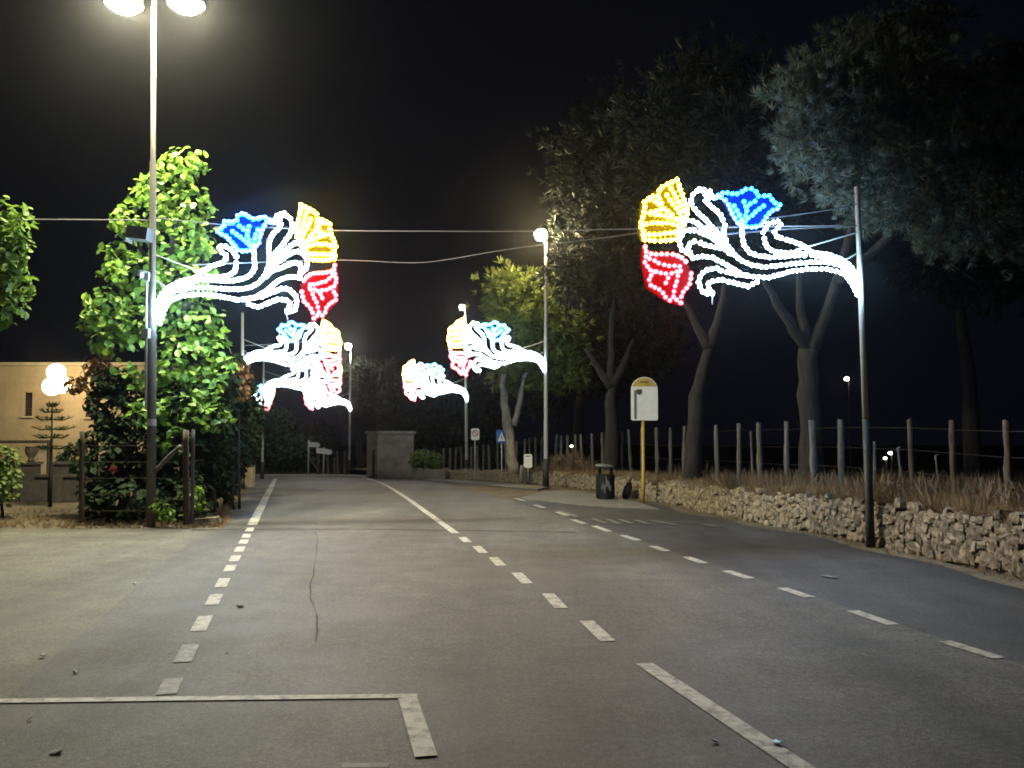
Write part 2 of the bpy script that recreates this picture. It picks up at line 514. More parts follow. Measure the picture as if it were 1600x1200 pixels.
def lx(y): return 266 + (1075 - y) * 0.5046
for i, (a, b) in enumerate([(1089, 1064), (1038, 1010), (989, 965), (948, 931), (920, 906), (895, 885), (879, 870), (864, 856), (851.5, 845), (842, 836), (832, 826)]):
    strip('edge_dash', [(lx(a), a), (lx(b), b)], 0.125, M['paint_worn'] if i < 2 else M['paint'], road)
strip('edge_line', [(lx(822), 822), (lx(790), 790), (lx(765), 765), (431, 748)], 0.17, M['paint'], road)
strip('centre_line', [(1330, 1252), (1246, 1200), (1006, 1040)], 0.125, M['paint'], road)
for a, b in [((950, 1005), (916, 973)), ((877, 953), (856, 930)), ((824, 914), (807, 897)), ((783, 886), (771, 873)), ((756, 866), (744, 855)), ((731, 849), (722, 841))]:
    strip('centre_dash', [a, b], 0.125, M['paint'], road)
strip('centre_line', [(712, 835), (660, 797), (620, 769), (598, 756.5), (580, 750), (565, 746.5)], 0.125, M['paint'], road)
for a, b in [((1562, 1032), (1475, 1005)), ((1395, 979), (1332, 957)), ((1265, 936), (1222, 921)), ((1172, 906), (1135, 894)), ((1100, 882), (1072, 872)),
             ((1042, 863), (1019, 855)), ((997, 846), (973, 838)), ((952, 832), (928, 823)), ((914, 820), (894, 813)), ((886, 807), (871, 801)), ((850, 795), (836, 790)), ((818, 783.5), (806, 779.5))]:
    strip('lane_dash', [a, b], 0.125, M['paint'], road)
for a, b in [((902, 809), (872, 799.5)), ((947, 819), (926, 812)), ((968, 820), (948, 812.5)), ((987, 819.5), (968, 813)), ((1012, 820), (993, 814)),
             ((1057, 822), (1019, 815)), ((1125, 825), (1097, 820.5)), ((1306, 905), (1284, 901))]:
    strip('bay_dash', [a, b], 0.10, M['paint_worn'], bay, dz=0.021)
strip('parking_line', [(-260, 1103), (0, 1100), (300, 1096), (652, 1092)], 0.085, M['paint'], road, dz=0.020)
strip('parking_line', [(637, 1096), (666, 1188)], 0.115, M['paint'], road, dz=0.022)
strip('parking_line', [(535, 1202), (606, 1202)], 0.06, M['paint_worn'], road, dz=0.020)
crack = []
for i in range(24):
    t = i / 23
    crack.append((490 + 6 * math.sin(t * 9) + random.uniform(-2.5, 2.5), 832 + 172 * t))
strip('crack', crack, 0.009, M['tar'], road, dz=0.0165, ragged=0.7)
strip('tar_joint', [(300, 829), (430, 828), (560, 828), (720, 830), (900, 833)], 0.10, M['tar'], road, dz=0.0155, ragged=0.6)

# ------------------------------------------------------------------ rubble retaining wall
def along(pts, step):
    out = [pts[0]]
    for a, b in zip(pts, pts[1:]):
        n = max(1, int((b - a).length / step))
        for i in range(1, n + 1): out.append(a.lerp(b, i / n))
    return out

wall = thing('stone_wall', WALL[4], 'low dry rubble limestone wall edging the bus bay and holding up the field', 'wall')
mb = MB()
WP = along(WALL, 0.5)
for a, b in zip(WP, WP[1:]):
    d = (b - a); nrm = Vector((-d.y, d.x, 0)).normalized()
    if nrm.x < 0: nrm = -nrm
    ha, hb = wall_h(a.y) - 0.08, wall_h(b.y) - 0.08
    za, zb = g(a.y) - 0.15, g(b.y) - 0.15
    i0 = nrm * 0.045; i1 = nrm * 0.45
    vs_ = [a + i0, b + i0, b + i1, a + i1]
    mb.add([(v.x, v.y, z) for v, z in zip(vs_, (za, zb, zb, za))] + [(v.x, v.y, z) for v, z in zip(vs_, (za + 0.15 + ha, zb + 0.15 + hb, zb + 0.15 + hb, za + 0.15 + ha))],
           [[0, 1, 5, 4], [4, 5, 6, 7], [2, 3, 7, 6]])
mb.build('wall_core', M['mortar'], wall)

def stone_mesh(i):
    b = bmesh.new()
    bmesh.ops.create_cube(b, size=1.0)
    bmesh.ops.subdivide_edges(b, edges=b.edges[:], cuts=1, use_grid_fill=True)
    for v in b.verts:
        n = v.co.normalized() * 0.56
        v.co = v.co.lerp(n, 0.30) + Vector([random.uniform(-0.07, 0.07) for _ in range(3)])
    me = bpy.data.meshes.new('stone'); b.to_mesh(me); b.free()
    me.materials.append(M['stone'])
    return me
STONES = [stone_mesh(i) for i in range(14)]
stone_xf = []
WF = [p for p in along(WALL, 0.05)]
dist = [0.0]
for a, b in zip(WF, WF[1:]): dist.append(dist[-1] + (b - a).length)
def at_s(s):
    i = int(np.searchsorted(dist, s)); i = min(max(i, 1), len(WF) - 1)
    d = (WF[i] - WF[i - 1]).normalized()
    return WF[i], d
total = dist[-1]
row = 0
base_z = 0.0
while base_z < 0.80:
    hrow = random.uniform(0.065, 0.105)
    s = random.uniform(0, 0.2)
    while s < total:
        wdt = random.choice((random.uniform(0.06, 0.12), random.uniform(0.10, 0.20)))
        p, d = at_s(s + wdt / 2)
        if base_z + hrow * 0.55 < wall_h(p.y) + random.uniform(-0.05, 0.03):
            hh = hrow * random.uniform(0.8, 1.55)
            z = g(p.y) + base_z + hrow / 2 + random.uniform(-0.045, 0.045) + 0.03 * math.sin(s * 1.9)
            ang = math.atan2(d.y, d.x)
            nrm = Vector((d.y, -d.x, 0))
            if nrm.x < 0: nrm = -nrm
            off = nrm * (0.12 + random.uniform(-0.014, 0.014))
            stone_xf.append((Vector((p.x, p.y, z)) + off, (wdt * 1.2, random.uniform(0.24, 0.28), hh * 1.2),
                             (random.uniform(-0.12, 0.12), random.uniform(-0.35, 0.35), ang + random.uniform(-0.12, 0.12)), p.y))
        s += wdt * random.uniform(0.93, 1.08)
    base_z += hrow * 0.93
inview = [t for t in stone_xf if 800 + F * t[0].x / t[0].y < 1640]
inview.sort(key=lambda t: t[3])
near = inview[:298]
near_ids = set(id(t) for t in near)
for loc, sc, rot, y in near:
    o = link('stone', random.choice(STONES), None, wall)
    o.location = loc - origin(wall); o.scale = sc; o.rotation_euler = rot
mb = MB()
for t in stone_xf:
    if id(t) in near_ids: continue
    loc, sc, rot, y = t
    from mathutils import Euler
    R = Euler(rot).to_matrix()
    me = random.choice(STONES)
    mb.add([R @ Vector((v.co.x * sc[0], v.co.y * sc[1], v.co.z * sc[2])) + loc for v in me.vertices], [list(f.vertices) for f in me.polygons])
o = mb.build('stones', M['stone'], wall); o['kind'] = 'stuff'

# ------------------------------------------------------------------ posts of the field fence
def post_mesh(seed):
    random.seed(seed)
    b = MB()
    pts, rs = [], []
    for i in range(7):
        t = i / 6
        pts.append((random.uniform(-0.06, 0.06) * (0.3 if i in (0, 6) else 1), random.uniform(-0.06, 0.06), t))
        rs.append(1.0 * random.uniform(0.82, 1.12) * (1.05 - 0.15 * t))
    vs_, fs_ = [], []
    n = 9
    for p, r in zip(pts, rs):
        for j in range(n):
            a = 2 * math.pi * j / n
            rr = r * random.uniform(0.85, 1.1)
            vs_.append((p[0] + rr * math.cos(a), p[1] + rr * math.sin(a), p[2] + (random.uniform(-0.012, 0.012) if p[2] > 0.9 else 0)))
    for i in range(6):
        for j in range(n):
            a, c = i * n + j, i * n + (j + 1) % n
            fs_.append([a, c, c + n, a + n])
    fs_.append(list(range(6 * n, 7 * n)))
    b.add(vs_, fs_)
    me = bpy.data.meshes.new('post'); me.from_pydata([tuple(v) for v in b.v], [], b.f)
    me.polygons.foreach_set('use_smooth', [True] * len(me.polygons)); me.update()
    me.materials.append(M['post'])
    return me
POSTS = [post_mesh(100 + i) for i in range(5)]
SHADED_POSTS = []  # darker wood stands in for shade on posts facing away from the light
for p_ in POSTS[:3]:
    q_ = p_.copy(); q_.materials.clear(); q_.materials.append(M['old_wood']); SHADED_POSTS.append(q_)
random.seed(11)
FL = [p + Vector((1.15, 0.25, 0)) for p in WALL]
FLs = along(FL, 0.05)
def fence_at(px):
    best = min(FLs, key=lambda p: abs(800 + F * p.x / p.y - px))
    return best
fence = thing('post_fence', fence_at(1310), 'row of rough weathered wooden posts with thin wires along the field above the stone wall', 'fence')
post_px = [(1640, 655, .05), (1572, 657, .055), (1487, 656, .05), (1423, 654, .045), (1363, 690, .025), (1312, 655, .055), (1270, 657, .065), (1228, 659, .05), (1186, 661, .055),
           (1175, 675, .025), (1153, 662, .05), (1121, 664, .055), (1092, 666, .05), (1067, 666, .05), (1047, 668, .05), (1026, 668, .055), (1002, 668, .045), (986, 671, .05), (973, 674, .055),
           (941, 676, .05), (926, 677, .05), (911, 678, .05), (899, 679, .05), (887, 680, .055), (875, 680, .05), (866, 679, .06), (845, 683, .055), (837, 684, .06), (828, 684, .055), (819, 686, .05), (806, 689, .05), (792, 690, .05),
           (778, 693, .05), (765, 695, .06), (755, 695, .05), (746, 697, .06), (737, 698, .05), (722, 699, .06), (712, 700, .055), (703, 700, .07), (694, 701, .06)]
tops = []
for px, ty, r in post_px:
    b = fence_at(px)
    top = P(px, ty, b.y).z
    z0 = field_z(b.x, b.y) - 0.1
    o = link('post', random.choice(SHADED_POSTS if px > 1400 else POSTS), None, fence)
    o.location = Vector((b.x, b.y, z0)) - origin(fence)
    o.scale = (r * 1.1, r * 1.1, top - z0)
    o.rotation_euler = (random.uniform(-0.03, 0.03), random.uniform(-0.06, 0.05), random.uniform(0, 6))
    if r > 0.03: tops.append(Vector((b.x, b.y, top)))
for k, dz in enumerate((0.15, 0.5, 0.85)):
    mb = MB(); mb.tube([p - Vector((0, 0.05, dz)) for p in tops], 0.0025, 4)
    mb.build('wire', M['rust'], fence)

# ------------------------------------------------------------------ street poles and lamps
def lerp_pole(base, top, n=10):
    return [base.lerp(top, i / n) for i in range(n + 1)]

def head(root, c, dirv, lampmat, r=0.2, name='lamp_head', housing='grey_paint', globe=False):
    h = MB()
    if globe:
        zz = [0.72, 0.85, 0.95, 1.0]
        h.tube([c + Vector((0, 0, r * q * 1.02)) for q in zz], [r * 1.03 * max(0.2, math.sqrt(1 - q * q)) for q in zz], 20, False)
        h.tube([c + Vector((0, 0, r * 0.95)), c + Vector((0, 0, r * 1.5))], [r * 0.5, r * 0.25], 12)
    else: h.ball(c + Vector((0, 0, r * 0.55)), (r * 1.15, r * 1.15, r * 0.55), 2)
    if not globe: h.tube([c + Vector((0, 0, r * 0.50)), c + Vector((0, 0, -r * 0.02))], [r * 1.10, r * 1.12], 20, False)
    ho = h.build(name, M[housing], root, True)
    b = MB()
    if globe:
        zz = [0.9, 0.7, 0.4, 0.0, -0.35, -0.65, -0.87, -0.98]
        b.tube([c + Vector((0, 0, r * q)) for q in zz], [r * math.sqrt(1 - q * q) for q in zz], 20); b.build('glass_bowl', lampmat, ho, True)
        return ho
    zz = [0.32, 0.08, -0.12, -0.28, -0.38, -0.43]; rr = [1.0, 1.0, 0.94, 0.77, 0.45, 0.12]
    b.tube([c + Vector((0, 0, r * q)) for q in zz], [r * q for q in rr], 20)
    b.build('glass_bowl', lampmat, ho, True)
    return ho

def street_lamp(px, by, ty, lamp_px, lampmat, label, r0=0.085, r1=0.05, bulb=0.15, pole_mat='galv', dark_to=None, base=None):
    b = base or G(px[0], by)
    top = P(px[1], ty, b.y)
    root = thing('street_lamp', b, label, 'street lamp', 'street lamps along the road')
    mb = MB(); mb.tube(lerp_pole(b - Vector((0, 0, 0.05)), top), [r0 + (r1 - r0) * i / 10 for i in range(11)], 12)
    mb.build('pole', M[pole_mat], root, True)
    mb = MB(); mb.tube([b + Vector((0, 0, 0.0)), b + Vector((0, 0, 0.9))], [r0 * 1.35, r0 * 1.3], 12)
    mb.build('base_sleeve', M['dark_paint'], root, True)
    if lamp_px:
        c = P(lamp_px[0], lamp_px[1], b.y)
        mb = MB()
        mid = Vector((top.x, top.y, top.z + 0.18))
        pts = [top - Vector((0, 0, 0.05)), mid.lerp(top, 0.3), mid.lerp(c + Vector((0, 0, 0.2)), 0.35), c + Vector((0, 0, 0.16))]
        mb.tube(pts, 0.03, 8); mb.build('arm', M[pole_mat], root, True)
        head(root, c, None, lampmat, bulb, globe=True)
    return root, b, top

# tall twin lamp at the corner of the parking lot
bL1 = G(236, 822)
twin = thing('street_lamp', bL1, 'tall grey twin-headed street lamp at the edge of the parking lot, both heads lit', 'street lamp', 'street lamps along the road')
topL1 = P(240.5, 16, bL1.y)
mb = MB()
q1, q2 = bL1.lerp(topL1, 0.40), bL1.lerp(topL1, 0.405)
mb.tube([bL1 - Vector((0, 0, .05)), bL1.lerp(topL1, 0.2), q1, q2, bL1.lerp(topL1, 0.7), bL1.lerp(topL1, .705), topL1], [0.08, 0.076, 0.072, 0.06, 0.056, 0.045, 0.04], 14)
mb.build('pole', M['grey_paint'], twin, True)
mb = MB()
cl, cr = P(194, 7, bL1.y), P(291, 7, bL1.y)
up = Vector((0, 0, 0.1))
mb.tube([cl + Vector((0.1, 0, 0.26)), cl + Vector((0.25, 0, 0.30)), topL1 + up * 2.2, cr + Vector((-0.25, 0, 0.30)), cr + Vector((-0.1, 0, 0.26))], 0.03, 8)
mb.tube([topL1 - up, topL1 + up * 2.6], 0.04, 10)
mb.build('arm', M['grey_paint'], twin, True)
head(twin, cl, None, M['lamp_big'], 0.29)
head(twin, cr, None, M['lamp_big'], 0.29)
mb = MB(); zb = P(237, 660, bL1.y)
mb.tube([zb - Vector((0, 0, .06)), zb + Vector((0, 0, .06))], 0.08, 14); mb.build('number_plate_band', M['white_pl'], twin)
# conduit, junction box, camera and equipment box carried on this pole
mb = MB()
c0, c1 = P(229, 432, bL1.y - 0.06), P(228, 640, bL1.y - 0.08)
mb.tube([c0, P(228.5, 520, bL1.y - 0.09), c1], 0.022, 8); mb.build('conduit', M['white_pl'], twin, True)
jb = MB(); jc = P(228, 521, bL1.y - 0.16); jb.box(jc, (0.13, 0.11, 0.17)); jb.box(jc - Vector((0, 0.06, 0)), (0.11, 0.012, 0.15))
tag(jb.build('junction_box', M['white_pl']), 'small pale grey junction box strapped to the twin lamp pole below the white conduit', 'junction box')
cmr = thing('security_camera', P(222, 430, bL1.y - 0.18), 'white dome security camera on a bracket halfway up the twin lamp pole', 'camera')
mb = MB(); mb.box(P(230, 432, bL1.y - 0.12), (0.07, 0.06, 0.17)); mb.tube([P(230, 425, bL1.y - 0.15), P(218, 424, bL1.y - 0.22)], 0.025, 8); mb.build('bracket', M['white_pl'], cmr)
mb = MB(); cc = P(217, 429, bL1.y - 0.24); mb.ball(cc, (0.085, 0.085, 0.075), 3); mb.build('housing', M['white_pl'], cmr, True)
mb = MB(); mb.ball(cc - Vector((0, 0.02, 0.05)), (0.06, 0.06, 0.055), 3); mb.build('dome', M['glass_dark'], cmr, True)
eq = thing('equipment_box', P(219, 366, bL1.y - 0.15), 'grey rectangular equipment box clamped sideways high on the twin lamp pole', 'box')
mb = MB(); ec = P(219, 366, bL1.y - 0.2); mb.box(ec, (0.36, 0.3, 0.22), Matrix.Rotation(0.12, 3, 'Y')); mb.build('housing', M['grey_box'], eq)
mb = MB(); mb.box(ec + Vector((-0.195, 0, -0.02)), (0.03, 0.28, 0.25), Matrix.Rotation(0.12, 3, 'Y')); mb.build('end_cap', M['white_pl'], eq)
mb = MB(); mb.tube([ec + Vector((0.15, 0.1, 0)), P(239, 368, bL1.y)], 0.025, 8); mb.build('clamp', M['galv'], eq)

# slim pole on the right carrying the nearest decoration
bR1 = G(1360, 852)
tR1 = P(1339, 292, bR1.y)
pr1 = thing('decoration_pole', bR1, 'slim galvanised pole with dark painted foot against the stone wall, carrying a flower light decoration', 'pole')
mid = bR1.lerp(tR1, 0.345)
mb = MB(); mb.tube([mid, tR1], [0.045, 0.037], 12); mb.build('pole', M['galv'], pr1, True)
mb = MB(); mb.tube([bR1 - Vector((0, 0, 0.05)), bR1 + Vector((0, 0, 0.5)), mid + Vector((0, 0, 0.01))], [0.066, 0.058, 0.05], 12); mb.build('painted_foot', M['dark_paint'], pr1, True)

R2, bR2, tR2 = street_lamp((853, 853), 760, 378, (845, 367), M['lamp_warm'], 'lit warm street lamp on a tall thin pole left of the bus stop sign', r0=0.075, r1=0.045, bulb=0.2,
                           base=P(853, 760, 29.0))
def base_at(px, Y): 
    p = P(px, 700, Y); return Vector((p.x, p.y, g(Y)))
R3, bR3, tR3 = street_lamp((729, 727), 0, 492, (722, 480), M['lamp_dim'], 'lamp with small pale head standing behind the pink notice sign', base=base_at(729.5, 43.0), bulb=0.13)
R4, bR4, tR4 = street_lamp((546, 548), 0, 552, (544, 541), M['lamp_white'], 'lit white street lamp beside the stone hut at the end of the road', base=base_at(546, 57.0), bulb=0.2)
def plain_pole(px, Y, ty, label, tpx=None):
    b = base_at(px, Y); t = P(tpx or px, ty, Y)
    root = thing('decoration_pole', b, label, 'pole')
    mb = MB(); mb.tube(lerp_pole(b, t), [0.07 - 0.003 * i for i in range(11)], 10); mb.build('pole', M['galv'], root, True)
    mb = MB(); mb.tube([b, b + Vector((0, 0, 0.8))], 0.09, 10); mb.build('base_sleeve', M['dark_paint'], root, True)
    mb = MB(); mb.ball(t, (0.05, 0.05, 0.03), 2); mb.build('cap', M['dark_paint'], root, True)
    return b, t
bL2, tL2 = plain_pole(379, 27.6, 488, 'grey pole rising behind the leafy tree, carrying the second flower decoration on that side')
bL3, tL3 = plain_pole(410, 42.0, 560, 'thin grey pole before the dark hedge, third along the garden side of the road', 412)
bL4, tL4 = plain_pole(372, 62.0, 585, 'far thin pole mostly hidden behind the garden foliage')

# ------------------------------------------------------------------ flower light decorations
STROKES = {
 'yellow': [
  [(310,130),(240,160),(205,190),(200,230),(150,240),(115,270),(120,320),(105,370),(95,425),(120,465),(110,505)],
  [(310,130),(325,190),(350,250),(370,290),(370,340),(345,420)],
  [(250,230),(300,300),(340,350)], [(205,250),(230,310),(290,360)],
  [(120,335),(200,350),(290,370),(340,390)], [(100,420),(180,400),(260,400),(330,420)],
  [(115,475),(200,470),(300,460),(330,430)], [(275,185),(320,270),(350,330)], [(150,255),(200,270),(215,320),(155,335)],
  [(120,505),(210,510),(305,500)]],
 'white': [
  [(490,240),(470,200),(440,185),(400,220),(390,270),(420,320),(470,370),(530,430),(595,500)],
  [(440,180),(500,190),(520,235),(470,250),(500,280),(560,330),(595,400),(590,450),(605,515)],
  [(340,370),(410,390),(470,430),(540,480),(600,520),(640,575),(690,630),(760,660),(850,670),(950,660),(1050,645),(1180,635),(1300,650),(1390,700),(1430,770)],
  [(320,500),(360,440),(420,445),(500,480),(600,545)],
  [(390,600),(335,560),(320,510),(330,450),(345,420)], [(385,585),(370,535),(420,510),(500,540),(600,560),(640,600)],
  [(400,620),(450,605),(530,615),(590,650),(650,690),(720,725),(790,735),(860,740),(950,715),(1050,690),(1150,680),(1250,685),(1340,710),(1390,770),(1430,850)],
  [(520,840),(470,840),(440,790),(440,740),(480,690),(540,680),(600,700),(660,720),(750,732)],
  [(520,830),(490,800),(500,770),(560,750),(640,770),(730,795),(790,770),(800,740)],
  [(700,410),(705,480),(710,530),(740,575),(800,600),(880,610),(990,600),(1100,592)],
  [(840,490),(850,540),(900,575),(980,578),(1100,582)],
  [(830,450),(860,400),(900,380),(945,375),(940,410),(900,440),(920,480),(1000,500),(1080,530),(1140,575),(1230,585),(1310,610),(1380,650),(1420,710),(1440,790)],
  [(1140,595),(1230,615),(1320,655),(1400,730),(1440,845)]],
 'blue': [
  [(700,410),(660,370),(640,320),(610,260),(580,230),(530,235)], [(530,235),(590,200),(640,200)],
  [(640,205),(680,210),(740,165),(780,180),(800,220),(880,215),(890,250),(940,270),(930,295),(880,310),(840,370),(810,410),(760,420),(715,412)],
  [(710,400),(680,330),(650,280)], [(720,380),(730,310),(710,250)], [(730,290),(780,250)], [(740,360),(800,310),(850,270)]],
 'red': [
  [(120,550),(130,585),(200,600),(270,590),(330,610),(375,650)], [(130,610),(120,650),(150,690),(210,710),(270,715),(330,690)],
  [(150,620),(210,655),(270,665),(340,668)], [(180,700),(145,740),(155,790),(220,815),(250,870),(272,885)],
  [(330,700),(305,760),(290,830),(290,870),(350,905)], [(395,715),(385,780),(345,830),(330,870)], [(255,740),(240,785)]],
}
PANELS = {'yellow': [(318,125),(200,190),(105,265),(88,425),(105,512),(300,508),(345,425),(378,330)],
          'red': [(112,545),(200,585),(330,600),(392,660),(402,715),(350,840),(352,915),(255,885),(135,795),(108,650)],
          'blue': [(700,418),(640,340),(600,260),(640,192),(745,155),(805,210),(895,210),(950,270),(850,380),(800,425)]}
J0, T0, B0 = (1440, 850), (310, 125), (350, 905)

def decoration(pole_pt, joint, tip, bot, label, bulb_r, pole_top, spacing=27.0, sub=1, turn=0.0, tier='near'):
    """pixels of joint, yellow tip and red bottom; the frame hangs in a plane across the road through the pole"""
    nrm = Vector((-math.sin(A_ROAD + turn), math.cos(A_ROAD + turn), 0))
    hd = Vector((nrm.y, -nrm.x, 0))
    pp = Vector(pole_pt) - nrm * 0.1
    def hit(px, py):
        d = Vector(ray(px, py)); o = Vector((0, 0, H))
        s = (pp - o).dot(nrm) / d.dot(nrm)
        q = o + d * s
        return np.array([(q - pp).dot(hd), q.z])
    A3 = np.array([[J0[0], J0[1], 1], [T0[0], T0[1], 1], [B0[0], B0[1], 1]], float)
    B3 = np.array([hit(*joint), hit(*tip), hit(*bot)])
    X = np.linalg.solve(A3, B3)
    def wpt(x, y, off=0.0):
        u, v = np.array([x, y, 1.0]) @ X
        q = pp + hd * u - nrm * off
        return Vector((q.x, q.y, v))
    root = thing('flower_light_decoration', wpt(*J0), label, 'light decoration', 'flower light decorations over the road')
    v0, f0 = ico(sub)
    if tier != 'near':
        v0 = [Vector(q) * 1.15 for q in ((1, 0, 0), (-1, 0, 0), (0, 1, 0), (0, -1, 0), (0, 0, 1), (0, 0, -1))]
        f0 = [[0, 2, 4], [2, 1, 4], [1, 3, 4], [3, 0, 4], [2, 0, 5], [1, 2, 5], [3, 1, 5], [0, 3, 5]]
    for colr, strokes in STROKES.items():
        for st in strokes:
            dense = []
            for a, b in zip(st, st[1:]):
                n = max(2, int(math.hypot(b[0] - a[0], b[1] - a[1]) / 6))
                for i in range(n): dense.append((a[0] + (b[0] - a[0]) * i / n, a[1] + (b[1] - a[1]) * i / n))
            dense.append(st[-1])
            for _ in range(2):       # round the corners
                dense = [dense[0]] + [tuple((dense[i - 1][k] + 2 * dense[i][k] + dense[i + 1][k]) / 4 for k in (0, 1)) for i in range(1, len(dense) - 1)] + [dense[-1]]
            acc, bulbs = 0.0, [dense[0]]
            for a, b in zip(dense, dense[1:]):
                acc += math.hypot(b[0] - a[0], b[1] - a[1])
                if acc >= spacing:
                    acc = 0.0; bulbs.append(b)
            rope = MB(); rope.tube([wpt(*p, 0.0) for p in dense[::3] + [dense[-1]]], 0.009, 5)
            ro = rope.build('rope', M['rope'], root, True)
            mb = MB()
            for p in bulbs:
                c = wpt(p[0] + random.uniform(-3, 3), p[1] + random.uniform(-3, 3), 0.03)
                mb.add([v * bulb_r + c for v in v0], f0)
            me = bpy.data.meshes.new('bulb_string'); off = origin(root)
            me.from_pydata([tuple(v - off) for v in mb.v], [], mb.f); me.polygons.foreach_set('use_smooth', [True] * len(me.polygons)); me.update()
            bo = link('bulb_string', me, M['led_' + colr + '_' + tier], ro); bo['kind'] = 'stuff'
    for colr, pts in PANELS.items():
        mb = MB(); mb.plate([wpt(*p, -0.035) for p in pts], nrm, 0.006)
        mb.build('backing_panel', M['net_' + colr], root)
    # bracket bars tying the frame back to its pole
    mb = MB()
    for (x, y) in ((1040, 560), (1330, 640)):
        a = wpt(x, y, -0.02); b = Vector(pole_top); b.z = a.z + (0.35 if x < 1200 else 0.2)
        mb.tube([a, b], 0.012, 6)
    mb.build('stay_bar', M['galv'], root)
    mb = MB(); mb.tube([wpt(530, 840, -0.01), wpt(528, 905, -0.01)], 0.012, 6); mb.build('cable_tail', M['cable'], root)
    return root, wpt

decR1, wR1 = decoration(P(1345, 460, bR1.y), (1340, 461), (1057, 281), (1067, 476), 'nearest flower light decoration on the slim pole above the stone wall', 0.031, P(1343, 400, bR1.y), spacing=30)
decL1, wL1 = decoration(P(240, 500, bL1.y), (248, 505), (470, 320), (487, 500), 'large flower light decoration hung on the twin lamp pole in front of the leafy tree', 0.040, P(241, 420, bL1.y), spacing=27)
decR2, wR2 = decoration(P(853, 578, 29.0), (851, 580), (724, 498), (730, 587), 'flower light decoration on the lit warm lamp pole near the bus stop', 0.055, P(853, 545, 29.0), spacing=27, tier='mid')  # bulbs oversized from here back, bloom put into their size
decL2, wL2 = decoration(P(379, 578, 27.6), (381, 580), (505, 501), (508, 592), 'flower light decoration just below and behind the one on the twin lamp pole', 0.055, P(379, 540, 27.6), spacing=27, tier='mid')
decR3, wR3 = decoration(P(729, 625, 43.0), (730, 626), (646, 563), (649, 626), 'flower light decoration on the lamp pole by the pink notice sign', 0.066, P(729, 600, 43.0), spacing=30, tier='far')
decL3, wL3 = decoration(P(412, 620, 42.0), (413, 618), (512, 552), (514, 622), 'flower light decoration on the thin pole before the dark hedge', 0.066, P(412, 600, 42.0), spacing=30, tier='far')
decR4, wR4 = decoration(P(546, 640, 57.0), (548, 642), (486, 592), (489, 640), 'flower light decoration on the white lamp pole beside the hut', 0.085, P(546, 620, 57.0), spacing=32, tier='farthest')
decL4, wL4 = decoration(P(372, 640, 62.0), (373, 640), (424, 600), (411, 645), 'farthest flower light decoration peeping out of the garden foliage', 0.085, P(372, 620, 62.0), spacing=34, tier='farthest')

# ------------------------------------------------------------------ cables over the road
def cable(pts, label, r=0.011, sag=0.0):
    pts = [Vector(p) for p in pts]
    out = []
    for a, b in zip(pts, pts[1:]):
        for i in range(12):
            t = i / 12
            q = a.lerp(b, t); q.z -= sag * 4 * t * (1 - t); out.append(q)
    out.append(pts[-1])
    for _ in range(14):      # ease the kinks into a hanging curve
        out = [out[0]] + [(out[i - 1] + out[i] * 2 + out[i + 1]) / 4 for i in range(1, len(out) - 1)] + [out[-1]]
    mb = MB(); mb.tube(out, r * 0.8, 6)
    return tag(mb.build('cable', M['cable'], None, True), label, 'cable', 'cables strung between the poles')
a1 = P(240, 340, bL1.y)
cable([a1, P(350, 352, 16.0), P(530, 361, 16.2), P(820, 362, 14.6), P(1010, 357, 13.0), P(1337, 352, bR1.y)], 'long grey cable strung across the road from the twin lamp to the slim pole')
cable([P(-160, 342, 14.5), P(240, 344, bL1.y)], 'grey cable running from the twin lamp away over the parking lot', 0.014)
cable([P(300, 414, 16.0), P(532, 405, 16.2), P(660, 413, 15.5), P(800, 388, 14.2), P(935, 373, 13.2), P(1010, 362, 12.6)], 'slack drooping cable sagging between the two nearest flower decorations', 0.009)
cable([P(1190, 343, 12.4), P(1322, 324, 12.75), P(1340, 318, bR1.y)], 'short upper cable from the nearest blue flower to the slim pole top', 0.011)
cable([P(1130, 366, 12.3), P(1250, 356, 12.6), P(1342, 353, bR1.y)], 'short lower cable tying the nearest decoration level to the slim pole', 0.011)
cable([P(1405, 352, 14.0), P(1470, 400, 15.0), P(1530, 445, 16.0)], 'thin slanting wire coming down out of the pine crown', 0.008)
cable([P(379, 540, 27.6), P(440, 537, 28.0), P(520, 530, 28.2)], 'short cable holding the second garden-side decoration', 0.014)

# ------------------------------------------------------------------ trees and plants
def leaf_template():
    v = np.array([(0, 0, 0), (0.34, 0.28, 0.07), (0.30, 0.68, 0.05), (0, 1.05, -0.10), (-0.30, 0.68, 0.05), (-0.34, 0.28, 0.07), (0, 0.5, -0.02)], float)
    f = np.array([(6, 0, 1), (6, 1, 2), (6, 2, 3), (6, 3, 4), (6, 4, 5), (6, 5, 0)])
    return v, f
def tuft_template(n, wdt, spread):
    V, Fc = [], []
    r = np.random.default_rng(3)
    for i in range(n):
        a = r.uniform(0, 2 * math.pi); t = r.uniform(0.1, spread)
        d = np.array([math.sin(t) * math.cos(a), math.sin(t) * math.sin(a), math.cos(t)]) * r.uniform(0.7, 1.1)
        s = np.cross(d, r.normal(size=3)); s /= np.linalg.norm(s); s *= wdt
        k = len(V)
        V += [-s, s, d]; Fc.append((k, k + 1, k + 2))
    return np.array(V), np.array(Fc)
LEAF = leaf_template()
TUFT = tuft_template(22, 0.055, 1.3)
TUFT_FAR = tuft_template(12, 0.12, 1.35)
GRASS = tuft_template(9, 0.03, 0.7)

